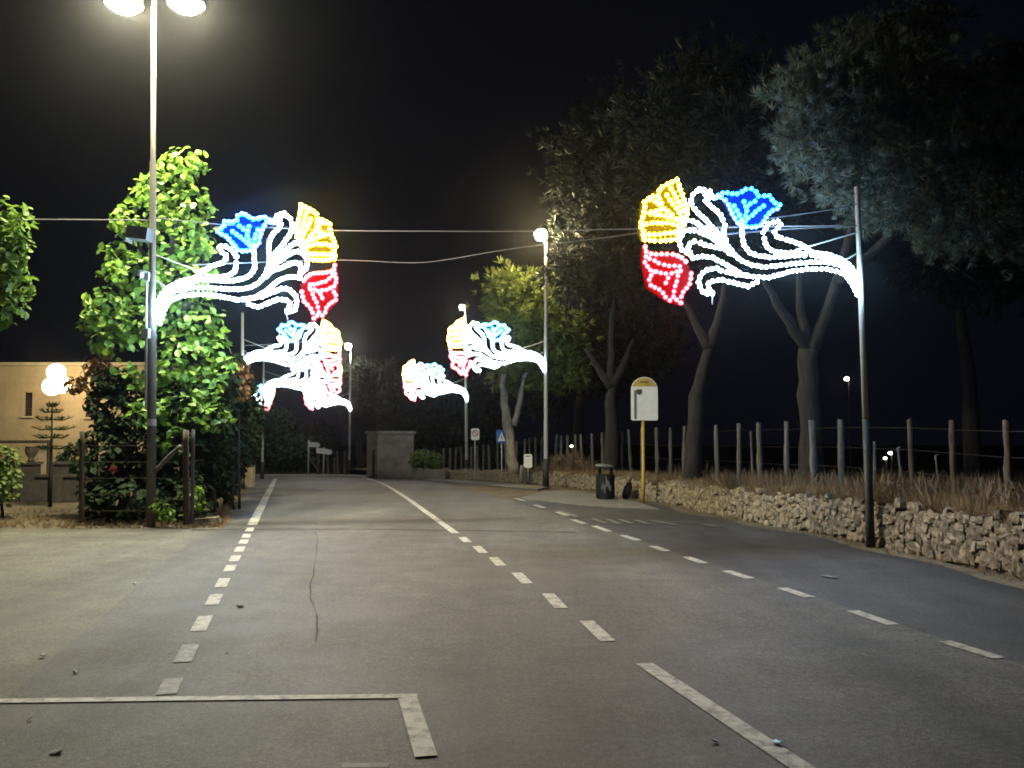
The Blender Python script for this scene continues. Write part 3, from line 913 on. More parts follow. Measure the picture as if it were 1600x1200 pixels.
def blobs_points(blobs, n, shell=0.55):
    wts = np.array([b[1][0] * b[1][1] * b[1][2] for b in blobs]) ** 0.72
    cnt = (wts / wts.sum() * n).astype(int)
    P_, N_ = [], []
    for (c, r), k in zip(blobs, cnt):
        d = rng.normal(size=(k, 3)); d /= np.linalg.norm(d, axis=1)[:, None]
        rad = shell + (1 - shell) * rng.random(k) ** 0.6
        rad *= 1 + 0.16 * np.sin(d[:, 0] * 5 + c[0] * 3) * np.sin(d[:, 2] * 6 + c[2] * 2)
        P_.append(np.array(c) + d * rad[:, None] * np.array(r)); N_.append(d)
    return np.concatenate(P_), np.concatenate(N_)

def broad_points(blobs, n, size, droop=0.5):
    pts, nr = blobs_points(blobs, n, 0.5)
    z = nr * 0.7 + rng.normal(size=nr.shape) * 0.5 + np.array([0, 0, 0.55])
    R = frame_rot(z, rng.uniform(0, 6.28, len(z)))
    sc = size * rng.uniform(0.6, 1.25, len(z))
    return pts, R, sc

def trunk_mb(pts, rs, n=9):
    mb = MB()
    out, ro = [], []
    for (a, b), (ra, rb) in zip(zip(pts, pts[1:]), zip(rs, rs[1:])):
        for i in range(4):
            t = i / 4
            q = Vector(a).lerp(Vector(b), t)
            q += Vector((random.uniform(-1, 1), random.uniform(-1, 1), 0)) * ra * 0.18 * (1 if i else 0)
            out.append(q); ro.append((ra + (rb - ra) * t) * random.uniform(0.93, 1.08))
    out.append(Vector(pts[-1])); ro.append(rs[-1])
    mb.tube(out, ro, n)
    return mb

def blob_px(lst, sq=0.8):            # (px, py, Y, r in px, vertical r in px)
    out = []
    for px, py, Y, r, rv in lst:
        c = P(px, py, Y); k = Y / F
        out.append(((c.x, c.y, c.z), (r * k, max(r * k * sq, 0.25), rv * k)))
    return out

def broad_tree(name, base, trunk_pts, trunk_rs, limbs, blobs, n, size, lmat, bmat, label, cat, single=0):
    root = thing(name, base, label, cat)
    if trunk_pts: trunk_mb(trunk_pts, trunk_rs).build('trunk', bmat, root, True)
    for l in limbs: trunk_mb(l, [0.05, 0.035, 0.015][:len(l)], 6).build('branch', bmat, root, True)
    pts, R, sc = broad_points(blobs, n, size)
    if single:
        order = np.argsort(pts[:, 1])[:single]
        me = bpy.data.meshes.new('leaf')
        me.from_pydata([tuple(v) for v in LEAF[0]], [], [tuple(int(i) for i in f) for f in LEAF[1]]); me.update(); me.materials.append(lmat)
        off = np.array(origin(root))
        for i in order:
            o = link('leaf', me, None, root)
            m = Matrix([list(R[i][k] * sc[i]) + [pts[i][k] - off[k]] for k in range(3)] + [[0, 0, 0, 1]])
            o.matrix_basis = m
        keep = np.ones(len(pts), bool); keep[order] = False
        pts, R, sc = pts[keep], R[keep], sc[keep]
    V, Fc = scatter(LEAF[0], LEAF[1], pts, R, sc)
    np_mesh('crown', V, Fc, lmat, root)
    return root

# the leafy tree behind the twin lamp
T1 = [(285,262,17.2,38,36),(308,252,17.2,22,22),(245,300,17.0,48,42),(300,320,17.2,42,40),(205,345,17.0,40,34),(262,372,17.2,62,46),(318,372,17.3,26,40),(180,398,17.0,30,26),
      (215,430,17.0,62,40),(290,440,17.3,60,50),(165,470,16.9,40,26),(150,505,16.9,32,28),(215,505,17.0,60,42),(310,510,17.3,52,44),(180,535,16.9,40,26),(290,565,17.0,62,42),(335,545,17.2,30,36),(250,600,17.2,50,30),(318,600,16.9,40,28),(350,575,17.0,22,24),(200,590,16.8,26,20),(285,640,16.6,48,28),(330,650,16.9,36,34),(230,645,16.5,36,26),(270,690,16.6,36,24)]
b1 = Vector((P(262, 700, 17.6).x, 17.6, g(17.6)))
tp = [b1, P(262, 640, 17.6), P(258, 500, 17.5), P(270, 380, 17.4), P(288, 270, 17.3)]
lim = [[P(262, 600, 17.6), P(220, 540, 17.3), P(170, 490, 17.1)], [P(258, 520, 17.5), P(300, 470, 17.4), P(320, 400, 17.3)], [P(262, 430, 17.4), P(220, 390, 17.2), P(195, 350, 17.1)]]
broad_tree('leafy_tree', b1, tp, [0.13, 0.12, 0.09, 0.06, 0.02], lim, [(c, tuple(q * 0.9 for q in rr)) for c, rr in blob_px(T1)], 2700, 0.165, M['leaf'], M['bark'], 'tall leafy tree with big bright green leaves behind the twin lamp pole', 'tree', single=280)
T2 = [(0,350,14.5,48,46),(-30,400,14.5,60,70),(15,400,14.6,34,50),(28,445,14.6,28,32),(-20,470,14.6,60,40),(-90,420,14.6,60,80)]
b2 = Vector((P(-60, 700, 14.8).x, 15.4, g(15)))
broad_tree('leafy_tree', b2, [b2, P(-60, 600, 15.1), P(-50, 420, 14.7)], [0.12, 0.1, 0.04], [[P(-60, 560, 15.0), P(-20, 480, 14.7), P(5, 390, 14.6)]], blob_px(T2), 1500, 0.15, M['leaf'], M['bark'],
           'bright green leafy tree cut off by the edge beside the house', 'tree', single=120)

# dark shrubs under the tree, with red flowers and dry sprays
S1b = [(185,640,17.0,45,60),(165,720,16.6,42,60),(215,700,16.8,50,70),(200,780,16.4,50,36),(300,640,17.2,60,50),(340,600,17.6,36,40),(170,600,17.0,30,26),(265,640,17.4,50,50),(270,720,17.0,55,60),(320,700,17.4,45,70),(280,780,16.6,50,36),(345,740,18.0,24,50),(150,780,16.3,26,30)]
bs = Vector((P(200, 800, 16.5).x, 16.5, g(16.5)))
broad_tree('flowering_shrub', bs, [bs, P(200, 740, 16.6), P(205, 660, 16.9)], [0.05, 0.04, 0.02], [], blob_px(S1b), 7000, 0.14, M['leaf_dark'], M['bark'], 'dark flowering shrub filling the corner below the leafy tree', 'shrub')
fl = bpy.data.objects['flowering_shrub']
for px, py, Y in [(178, 733, 15.8)]:
    mb = MB(); c = P(px, py, Y)
    for k in range(5):
        a = k * 2 * math.pi / 5 + px
        d = Vector((math.cos(a), -0.35, math.sin(a)))
        s = Vector((-math.sin(a), 0, math.cos(a))) * 0.035
        mb.add([c, c + d * 0.06 + s, c + d * 0.09, c + d * 0.06 - s], [[0, 1, 2, 3]])
    mb.build('blossom', M['flower'], fl)
S2b = [(152,575,17.3,24,26),(170,600,17.3,26,22),(120,600,17.4,18,14)]
bq = Vector((P(150, 800, 17.5).x, 17.5, g(17.5)))
broad_tree('dry_shrub', bq, [bq, P(152, 700, 17.5), P(155, 590, 17.4)], [0.03, 0.025, 0.01], [], blob_px(S2b), 330, 0.12, M['leaf_dry'], M['bark'], 'spray of rusty dry leaves against the yellow house', 'shrub')
S3b = [(365,590,20,26,34),(350,640,19.5,34,44),(385,640,22,22,44),(360,700,20,30,60),(388,690,24,18,40),(395,660,26,16,36),(330,720,18,20,70)]
bq = Vector((P(362, 790, 19.5).x, 19.5, g(19.5)))
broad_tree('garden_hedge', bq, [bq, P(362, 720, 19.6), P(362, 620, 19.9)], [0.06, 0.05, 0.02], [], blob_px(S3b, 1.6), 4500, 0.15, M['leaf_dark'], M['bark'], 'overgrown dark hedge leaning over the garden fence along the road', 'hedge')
S4b = [(378,585,19.4,16,18),(372,612,19.2,20,16),(345,575,18.6,16,14)]
bq = Vector((P(372, 790, 19.2).x, 19.3, g(19.3)))
broad_tree('dry_shrub', bq, [bq, P(373, 700, 19.3), P(375, 590, 19.4)], [0.03, 0.025, 0.01], [], blob_px(S4b), 260, 0.12, M['leaf_dry'], M['bark'], 'reddish dry vine tips hanging at the road end of the leafy tree', 'shrub')
S5b = [(5,720,17.5,28,26),(-20,750,17.5,36,40),(12,760,17.2,20,26)]
bq = Vector((P(0, 800, 17.3).x, 17.4, g(17.4)))
broad_tree('garden_bush', bq, [bq, P(0, 760, 17.4), P(2, 720, 17.4)], [0.03, 0.025, 0.01], [], blob_px(S5b), 700, 0.12, M['leaf_olive'], M['bark'], 'olive green bush at the picture edge in front of the house', 'bush')
S6b = [(252,795,15.7,14,14),(262,803,15.6,14,10),(305,795,16.0,10,10),(308,770,16.2,8,12)]
bq = G(255, 818)
broad_tree('weed_clump', bq, None, None, [], blob_px(S6b), 130, 0.11, M['leaf'], M['bark'], 'bright green weeds at the foot of the twin lamp pole', 'weeds')

# little araucaria before the house
ba = G(78, 792)
ar = thing('araucaria_tree', ba, 'small tiered conifer silhouetted against the lit yellow house', 'tree')
ta = P(82, 628, ba.y)
mb = MB(); mb.tube([ba, ba.lerp(ta, 0.5), ta], [0.05, 0.035, 0.012], 8); mb.build('trunk', M['bark'], ar, True)
for ty, rad in [(634, 10), (643, 20), (655, 30), (670, 34), (683, 32), (700, 26)]:
    c = P(81, ty, ba.y); R_ = rad * ba.y / F
    mb = MB()
    for k in range(7):
        a = k * 2 * math.pi / 7 + ty
        d = Vector((math.cos(a), math.sin(a), 0))
        tip = c + d * R_ * random.uniform(0.8, 1.1) + Vector((0, 0, 0.05))
        mb.tube([c, c + d * R_ * 0.5 - Vector((0, 0, 0.02)), tip], [0.012, 0.02, 0.008], 5)
        for m_ in range(12):
            t = random.uniform(0.2, 1.0); q = c.lerp(tip, t)
            e = (d * 0.5 + Vector((random.uniform(-1, 1), random.uniform(-1, 1), random.uniform(0.1, 0.7)))).normalized() * 0.085
            s = e.cross(Vector((0.2, 0.1, 1))).normalized() * 0.012
            mb.add([q + s, q - s, q + e], [[0, 1, 2]])
    mb.build('branch_tier', M['leaf_dark'], ar)

def pine(base, trunk, rs, forks, blobs, n, label, nmat='needle_dark', tmpl=None, size=0.3, bark='bark', name='pine_tree'):
    root = thing(name, base, label, 'tree')
    trunk_mb(trunk, rs, 10).build('trunk', M[bark], root, True)
    for f, r in forks: trunk_mb(f, r, 7).build('limb', M[bark], root, True)
    c_, n_ = blobs_points(blobs, n // 5, 0.45)      # sprays, each with a handful of tufts
    pts = np.repeat(c_, 9, axis=0); nr = np.repeat(n_, 9, axis=0)
    pts = pts + rng.normal(size=pts.shape) * np.array([1, 1, 0.6]) * size * 0.85
    z = nr * 0.8 + rng.normal(size=nr.shape) * 0.45 + np.array([0, 0, 0.35])
    R = frame_rot(z, rng.uniform(0, 6.28, len(z)))
    tv, tf = tmpl or TUFT
    V, Fc = scatter(tv, tf, pts, R, 0.72 * size * rng.uniform(0.65, 1.25, len(pts)))
    np_mesh('crown', V, Fc, M[nmat], root)
    return root

# the big pine behind the slim pole: its near side catches the light of the decoration
Y1 = 17.5
bp = base_at(1266, Y1); bp.z += 0.55
LB = [(1262,150,14.3,46,50),(1290,110,14.6,50,46),(1250,190,13.9,36,36),(1285,215,14.1,52,52),(1265,250,13.6,30,28),(1340,170,15.2,64,60),(1330,265,13.9,50,46),(1310,300,13.7,30,30),(1370,310,14.2,44,40),
      (1400,230,15.4,70,70),(1420,340,15.3,44,34),(1460,300,15.8,60,50),(1400,120,15.8,80,60),(1480,180,16.2,80,80),(1500,370,16.4,50,36),(1550,280,17,70,80),(1580,150,17.4,80,90),(1420,60,16.5,60,50),(1330,80,16,40,36),(1600,380,17,40,40)]
forks = [([P(1262, 545, Y1), P(1225, 490, Y1 - .3), P(1190, 430, Y1 - .6)], [0.14, 0.10, 0.05]), ([P(1265, 545, Y1), P(1250, 480, Y1), P(1245, 380, Y1 - .6)], [0.13, 0.08, 0.04]),
         ([P(1268, 550, Y1), P(1295, 480, Y1 - .5), P(1340, 330, Y1 - 1.8), P(1370, 230, Y1 - 2)], [0.15, 0.11, 0.07, 0.03]), ([P(1310, 440, Y1 - 1), P(1400, 360, Y1 - 1.4), P(1480, 280, Y1 - 1.5)], [0.09, 0.07, 0.03])]
pine(bp, [bp, P(1266, 640, Y1), P(1264, 545, Y1)], [0.25, 0.22, 0.20], forks, blob_px(LB, 1.0), 3900, 'big pine with forked trunk whose crown glows bluish above the slim pole', 'needle', TUFT, 0.24)
# pines further back in the dark
def far_pine(px, Y, trunk_px, blobs, label, n=1500, r=0.24, forks=(), size=0.42):
    b = base_at(px, Y); b.z += 0.45
    tp_ = [b] + [P(x, y, Y) for x, y in trunk_px]
    rs_ = [r * (1 - 0.5 * i / (len(tp_) - 1)) for i in range(len(tp_))]
    fk = [([P(x, y, Y) for x, y in f], [r * 0.6, r * 0.42, r * 0.2][:len(f)]) for f in forks]
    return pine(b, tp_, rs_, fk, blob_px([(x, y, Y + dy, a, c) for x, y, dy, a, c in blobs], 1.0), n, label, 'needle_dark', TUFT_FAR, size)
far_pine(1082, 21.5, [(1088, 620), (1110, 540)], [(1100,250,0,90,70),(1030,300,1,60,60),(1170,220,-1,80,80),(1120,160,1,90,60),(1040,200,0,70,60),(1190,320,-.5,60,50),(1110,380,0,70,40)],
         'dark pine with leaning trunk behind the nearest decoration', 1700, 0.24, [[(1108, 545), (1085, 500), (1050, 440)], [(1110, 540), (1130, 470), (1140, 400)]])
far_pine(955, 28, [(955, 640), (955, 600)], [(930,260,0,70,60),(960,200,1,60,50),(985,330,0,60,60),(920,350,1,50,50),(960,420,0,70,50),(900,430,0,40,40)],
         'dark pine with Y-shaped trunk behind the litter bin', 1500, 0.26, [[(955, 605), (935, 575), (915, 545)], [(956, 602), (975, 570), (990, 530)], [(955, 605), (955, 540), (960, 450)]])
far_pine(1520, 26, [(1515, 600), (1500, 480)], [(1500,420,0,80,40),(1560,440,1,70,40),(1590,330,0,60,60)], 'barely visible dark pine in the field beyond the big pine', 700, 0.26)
# pale-trunked tree by the warm lamp, lit yellow on top
Y3 = 32.2
b3 = base_at(802, Y3); b3.z += 0.4
LB3 = [(800,450,-1.2,30,22),(825,470,-1.3,32,26),(800,485,-1.0,26,18),(850,500,-.8,34,28),(872,530,.6,30,34),(840,545,.3,40,30),(868,580,.8,36,28),(815,580,.6,30,22)]
t3 = [P(797, 690, Y3), P(790, 640, Y3), P(784, 600, Y3)]
pine(b3, [b3] + t3, [0.22, 0.19, 0.16, 0.10], [([P(803, 665, Y3), P(812, 630, Y3), P(818, 590, Y3)], [0.13, 0.10, 0.06]), ([P(784, 600, Y3), P(800, 540, Y3), P(810, 480, Y3 - 1)], [0.1, 0.07, 0.03]),
     ([P(818, 590, Y3), P(850, 540, Y3), P(880, 510, Y3)], [0.07, 0.05, 0.02])], blob_px([(x, y, Y3 + d, a, c) for x, y, d, a, c in LB3], 1.0), 1700,
     'pale-trunked pine beside the warm street lamp, its top lit yellow green', 'needle_green', TUFT_FAR, 0.40, 'pale_bark')
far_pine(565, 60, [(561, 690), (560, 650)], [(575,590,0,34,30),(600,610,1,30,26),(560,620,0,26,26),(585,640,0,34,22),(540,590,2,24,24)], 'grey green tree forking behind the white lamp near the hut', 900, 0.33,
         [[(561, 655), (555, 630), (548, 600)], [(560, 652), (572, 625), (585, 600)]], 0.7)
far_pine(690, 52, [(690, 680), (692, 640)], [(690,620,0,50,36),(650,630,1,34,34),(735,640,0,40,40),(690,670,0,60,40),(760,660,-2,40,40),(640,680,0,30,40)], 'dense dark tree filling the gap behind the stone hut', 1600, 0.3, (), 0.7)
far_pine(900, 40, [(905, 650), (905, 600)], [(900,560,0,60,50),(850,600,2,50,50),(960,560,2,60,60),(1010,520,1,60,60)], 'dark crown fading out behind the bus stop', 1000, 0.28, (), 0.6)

def bush(name, blobs, n, size, m_, label, cat, stems=True, Y=None):
    c0 = blobs[0]
    b = base_at(c0[0], c0[2])
    return broad_tree(name, b, [b, b.lerp(P(c0[0], c0[1], c0[2]), 0.6), P(c0[0], c0[1], c0[2])], [0.05, 0.04, 0.015], [], blob_px(blobs, 1.0), n, size, m_, M['bark'], label, cat)
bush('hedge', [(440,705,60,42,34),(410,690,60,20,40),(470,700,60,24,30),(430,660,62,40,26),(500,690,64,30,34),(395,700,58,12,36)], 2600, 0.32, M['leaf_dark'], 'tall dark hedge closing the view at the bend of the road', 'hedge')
bush('rounded_shrub', [(662,716,41.5,20,14),(680,722,41.5,12,14),(650,722,41.5,10,12)], 700, 0.16, M['leaf_olive'], 'clipped rounded shrub next to the stone hut', 'shrub')

# dry brush heap and dry grass
def tufts(name, pts, size, m_, label, cat=None, kind=None, lean=0.35, tmpl=None):
    pts = np.array(pts)
    z = rng.normal(size=pts.shape) * lean + np.array([0, 0, 1.0])
    R = frame_rot(z, rng.uniform(0, 6.28, len(z)))
    tv, tf = tmpl or GRASS
    V, Fc = scatter(tv, tf, pts, R, size * rng.uniform(0.5, 1.3, len(pts)))
    o = np_mesh(name, V, Fc, m_)
    return tag(o, label, cat, None, kind)
pp_ = []
for _ in range(5200):
    i = random.random() ** 0.7
    y = 8.5 + 28 * random.random() ** 1.3
    x = wall_x(y) + 0.03 + abs(random.gauss(0, 0.42)) * (1 if random.random() < 0.75 else 3)
    pp_.append((x, y, field_z(x, y)))
tufts('dry_grass', pp_, 0.24, M['dry_grass'], 'dry yellow grass growing along the top of the stone wall', 'grass', 'stuff')
pp_ = []
for cx_, spread in [(1180, .45), (1215, .5), (1245, .4), (1290, .35), (1100, .25), (1410, .3), (1500, .4), (1560, .5)]:
    b = fence_at(cx_)
    for _ in range(90):
        x, y = b.x + random.gauss(-0.3, spread), b.y + random.gauss(-.1, spread)
        x = max(x, wall_x(y) + 0.15)
        pp_.append((x, y, field_z(x, y)))
tufts('dry_weeds', pp_, 0.48, M['dry_brush'], 'taller brown dry weeds between the fence posts', 'weeds', 'stuff', 0.45)
pp_ = []
for _ in range(900):
    px = random.uniform(865, 932); c = fence_at(px)
    x, y = c.x - 0.35 + random.gauss(0, 0.3), c.y + random.gauss(0, 0.3)
    zt = field_z(x, y) + random.random() * 0.75 * max(0.1, 1 - abs(px - 905) / 34)
    pp_.append((x, y, zt))
tufts('brush_pile', pp_, 0.32, M['dry_brush'], 'heap of brown dry brush on the wall between the warm lamp and the bin', 'brush pile', None, 0.8)
pp_ = []
for _ in range(1500):
    y = LOT_END + 0.1 + abs(random.gauss(0, 1.6)); x = random.uniform(-14, -5.4)
    if x > road_left(y) - 0.4: continue
    pp_.append((x, y, g(y) - 0.02))
tufts('verge_grass', pp_, 0.13, M['dry_grass'], 'short dry grass on the verge before the house garden', 'grass', 'stuff', 0.6)
pp_ = []
for _ in range(700):
    y = random.uniform(LOT_END, 40); x = road_left(y) - abs(random.gauss(0.25, 0.35))
    pp_.append((x, y, g(y) - 0.02))
tufts('roadside_grass', pp_, 0.17, M['dry_grass'], 'thin dry grass along the garden side road edge', 'grass', 'stuff', 0.6)
pp_ = []
for _ in range(500):
    y = random.uniform(8.5, 42); x = wall_x(y) - abs(random.gauss(0.0, 0.18))
    pp_.append((x, y, g(y) - 0.02))
tufts('wall_foot_grass', pp_, 0.09, M['dry_grass'], 'sparse dry weeds at the foot of the stone wall', 'weeds', 'stuff', 0.6)

# ------------------------------------------------------------------ bus stop sign and litter bin
bb = G(1005, 785)
bus = thing('bus_stop_sign', bb, 'yellow bus stop pole with a white round-topped timetable panel beside the bin', 'bus stop sign')
zt = P(1006, 656, bb.y).z
mb = MB(); mb.tube([bb - Vector((0, 0, .05)), Vector((bb.x + .01, bb.y, bb.z + .75)), Vector((bb.x + 0.01, bb.y, bb.z + .76)), Vector((bb.x + 0.015, bb.y, zt + 0.9))], [0.048, 0.045, 0.038, 0.036], 12)
mb.build('pole', M['yellow'], bus, True)
x0, x1 = P(985.5, 600, bb.y).x, P(1027, 600, bb.y).x
zs, zb_ = P(1006, 610, bb.y).z, P(1006, 657, bb.y).z
cx_ = (x0 + x1) / 2; R_ = (x1 - x0) / 2
outl = [(x0 + .03, bb.y - .06, zb_), (x1 - .03, bb.y - .06, zb_), (x1, bb.y - .06, zb_ + .03)] + [(cx_ + R_ * math.cos(t * math.pi / 16), bb.y - .06, zs + R_ * math.sin(t * math.pi / 16)) for t in range(17)] + [(x0, bb.y - .06, zb_ + .03)]
mb = MB(); mb.plate(outl, (0, 1, 0), 0.03); pan = mb.build('panel', M['sign_white'], bus)
ycap = [(cx_ + (R_ - .02) * math.cos(t * math.pi / 20), bb.y - .066, zs + (R_ - .02) * math.sin(t * math.pi / 20)) for t in range(2, 19)]
mb = MB(); mb.plate(ycap, (0, 1, 0), 0.005); mb.build('yellow_cap', M['yellow'], pan)
mb = MB(); mb.box((cx_, bb.y - 0.068, zs + R_ * 0.62), (0.2, 0.003, 0.035)); mb.build('lettering', M['ink'], pan)
mb = MB(); mb.box((x0 + 0.10, bb.y - 0.064, (zs + zb_) / 2 + .02), (0.055, 0.006, (zs - zb_) * 0.95)); mb.build('printed_strip', M['grey_paint'], pan)
mb = MB(); mb.box((x0 + 0.20, bb.y - 0.064, zs - 0.03), (0.13, 0.006, 0.11)); mb.box((x0 + 0.20, bb.y - 0.066, zs - 0.06), (0.05, 0.006, 0.1)); mb.build('printed_emblem', M['ink'], pan)

bn = G(946, 781)
bin_ = thing('litter_bin', bn, 'black outdoor litter bin with a tilted lid at the end of the stone wall', 'litter bin')
k = bn.y / F
mb = MB()
for (z0, z1, r0, r1) in ((0.03, 0.62, 13.2, 13.8),):
    mb.tube([bn + Vector((0, 0, z0)), bn + Vector((0, 0, z1))], [r0 * k, r1 * k], 20)
for i in range(20):
    a = i * 2 * math.pi / 20
    mb.box(bn + Vector((math.cos(a) * 14 * k, math.sin(a) * 14 * k, 0.33)), (0.02, 0.035, 0.56), Matrix.Rotation(a, 3, 'Z'))
mb.build('body', M['black'], bin_)
mb = MB()
mb.tube([bn + Vector((0, 0, .62)), bn + Vector((0, 0, .64))], [14.2 * k, 14.2 * k], 20)
for i in range(4):
    a = i * math.pi / 2 + 0.6
    mb.box(bn + Vector((math.cos(a) * 12.5 * k, math.sin(a) * 12.5 * k, 0.72)), (0.05, 0.05, 0.18), Matrix.Rotation(a, 3, 'Z'))
mb.build('collar', M['black'], bin_)
mb = MB(); ld = bn + Vector((-0.015, 0, 0.85)); rt = Matrix.Rotation(0.10, 3, 'Y')
vs_ = []
mb.ball(ld, (15.5 * k, 15.5 * k, 0.055), 3, rt); mb.build('lid', M['grey_paint'], bin_, True)
mb = MB()
rr = random.Random(4)
for i in range(7):
    x = -0.11 + 0.035 * i; z = 0.42 + rr.uniform(-0.14, 0.06)
    mb.box(bn + Vector((x, -14.6 * k + abs(x) * 0.12, z)), (0.022, 0.008, rr.uniform(0.12, 0.34)))
mb.build('torn_sticker', M['grey_box'], bin_)
bg_ = MB(); bc = G(980, 780) + Vector((0, 0, .22)); bg_.ball(bc, (0.11, 0.1, 0.24), 3, Matrix.Rotation(0.3, 3, 'Y'), 0.1)
bg_.ball(bc + Vector((0.07, 0, 0.25)), (0.03, 0.03, 0.09), 2, Matrix.Rotation(0.4, 3, 'Y'), 0.1)
tag(bg_.build('rubbish_bag', M['black'], None, True), 'small black rubbish bag slumped on the wall between bin and bus stop', 'bag')

# ------------------------------------------------------------------ signs further on
def post_sign(name, px, by, Y, x0, y0, x1, y1, m_, label, cat='sign', r=0.025):
    b = Vector((P(px, by, Y).x, Y, P(px, by, Y).z))
    root = thing(name, b, label, cat)
    mb = MB(); top = P(px, y0 + 2, Y)
    mb.tube([b, Vector((b.x, Y, top.z))], r, 8); mb.build('pole', M['galv'], root, True)
    a, c = P(x0, y1, Y - .05), P(x1, y0, Y - .05)
    e = 0.04
    ol = [(a.x + e, a.y, a.z), (c.x - e, a.y, a.z), (c.x, a.y, a.z + e), (c.x, a.y, c.z - e), (c.x - e, a.y, c.z), (a.x + e, a.y, c.z), (a.x, a.y, c.z - e), (a.x, a.y, a.z + e)]
    mb = MB(); mb.plate(ol, (0, 1, 0), 0.02); pl = mb.build('sign_plate', M[m_], root)
    return root, pl, a, c
r_, pl, a, c = post_sign('crossing_sign', 784, 745, 33.0, 775.5, 671.5, 792, 692.5, 'sign_blue', 'blue square pedestrian crossing sign with white triangle on a thin pole', 'road sign')
w_, h_ = c.x - a.x, c.z - a.z
mb = MB(); mb.plate([(a.x + w_ * .14, a.y - .004, a.z + h_ * .16), (a.x + w_ * .86, a.y - .004, a.z + h_ * .16), (a.x + w_ * .5, a.y - .004, a.z + h_ * .86)], (0, 1, 0), 0.003); tr = mb.build('white_triangle', M['sign_white'], pl)
mb = MB(); cx2 = a.x + w_ * .5; zz = a.z + h_ * .2; yy = a.y - .008
mb.ball((cx2, yy, zz + h_ * .40), (0.018, 0.004, 0.018), 2); mb.tube([(cx2, yy, zz + h_ * .34), (cx2 - .005, yy, zz + h_ * .2)], 0.014, 6)
mb.tube([(cx2, yy, zz + h_ * .2), (cx2 - .045, yy, zz + .01)], 0.009, 6); mb.tube([(cx2, yy, zz + h_ * .2), (cx2 + .045, yy, zz + .01)], 0.009, 6)
mb.tube([(cx2 - .05, yy, zz + h_ * .22), (cx2, yy, zz + h_ * .32), (cx2 + .05, yy, zz + h_ * .2)], 0.007, 6)
mb.build('walking_figure', M['black'], pl)
r_, pl, a, c = post_sign('notice_sign', 742, 749, 37.0, 736, 669.5, 749, 687.5, 'sign_white', 'small pinkish notice sign with a faded red ring on a thin pole', 'road sign')
w_, h_ = c.x - a.x, c.z - a.z
mb = MB(); ct = Vector((a.x + w_ * .5, a.y - .006, a.z + h_ * .58))
mb.tube([ct + Vector((math.cos(t * math.pi / 10) * w_ * .33, 0, math.sin(t * math.pi / 10) * w_ * .33)) for t in range(21)], 0.022, 5, False)
mb.tube([ct + Vector((-w_ * .24, 0, w_ * .24)), ct + Vector((w_ * .24, 0, -w_ * .24))], 0.02, 5); mb.build('red_ring', M['sign_pink'], pl)
r_, pl, a, c = post_sign('notice_board', 825, 752, 28.3, 818.5, 709.5, 831.5, 731, 'sign_white', 'small white notice board standing low before the fence', 'notice board')
w_, h_ = c.x - a.x, c.z - a.z
mb = MB(); mb.box((a.x + w_ * .5, a.y - .004, a.z + h_ * .84), (w_ * .6, 0.005, h_ * .06)); mb.build('lettering', M['ink'], pl)
b = P(815, 755, 28.0)
mb = MB(); mb.tube([b, b + Vector((0, 0, .3)), P(815.5, 727, 28.0)], [0.06, 0.055, 0.05], 8); tag(mb.build('stub_post', M['post'], None, True), 'short thick grey stub post beside the white notice board', 'post')

# direction boards and gate posts at the bend
def board(x0, y0, x1, y1, Y, tilt, label, pole_px):
    b = base_at(pole_px, Y)
    root = thing('direction_sign', b, label, 'road sign')
    mb = MB(); mb.tube([b, Vector((b.x, b.y, P(pole_px, y0 - 3, Y).z))], 0.05, 8); mb.build('pole', M['galv'], root, True)
    a, c = P(x0, y1, Y - .08), P(x1, y0, Y - .08)
    hh = c.z - a.z
    ol = [(a.x, a.y, a.z + tilt), (c.x - hh * .3, a.y, a.z), (c.x, a.y, a.z + hh * .4), (c.x - hh * .2, a.y, c.z - .03), (a.x, a.y, c.z + tilt)]
    mb = MB(); mb.plate(ol, (0, 1, 0), 0.04); mb.build('sign_plate', M['sign_white'], root)
board(482, 691, 500, 699, 55.0, 0.04, 'upper white direction board on the pole at the bend', 482)
board(494, 702, 519, 710.5, 54.0, 0.10, 'lower longer white direction board at the bend', 506)
gf = thing('gate_posts_fence', base_at(515, 56.5), 'few pale wooden posts of the old gate beside the direction boards', 'fence')
for px, ty in [(497, 703), (513, 708), (528, 706), (539, 705), (523, 715)]:
    b = base_at(px, 56.5)
    o = link('post', random.choice(POSTS), None, gf); o.location = b - origin(gf); o.scale = (0.09, 0.09, P(px, ty, 56.5).z - b.z)
    o.rotation_euler = (0, random.uniform(-.06, .06), px)
mb = MB(); mb.tube([P(484, 716, 56.0), P(497, 736, 56.0)], 0.05, 6); mb.build('brace', M['post'], gf)

# stone hut at the bend
Yh = 43.0
zb0 = g(Yh) - 0.1
hut = thing('stone_hut', Vector((P(605, 700, Yh).x, Yh, zb0)), 'small flat-roofed rendered hut at the bend of the road', 'hut')
xl, xm, xr = P(568.5, 700, Yh).x, P(590, 700, Yh).x, P(643, 700, Yh).x
zt_ = P(600, 678, Yh).z
c1_, c2_, c3_ = Vector((xl, Yh + .9, 0)), Vector((xm, Yh, 0)), Vector((xr, Yh + 1.0, 0))
c4_ = c1_ + (c3_ - c2_)
wallpts = [c1_, c2_, c3_, c4_]
mb = MB()
def prism(mb, pts, z0, z1):
    n = len(pts)
    mb.add([(p.x, p.y, z0) for p in pts] + [(p.x, p.y, z1) for p in pts], [list(range(n))[::-1], list(range(n, 2 * n))] + [[i, (i + 1) % n, (i + 1) % n + n, i + n] for i in range(n)])
prism(mb, wallpts, zb0, zt_); mb.build('wall', M['tufo'], hut)
cen = sum(wallpts, Vector()) / 4
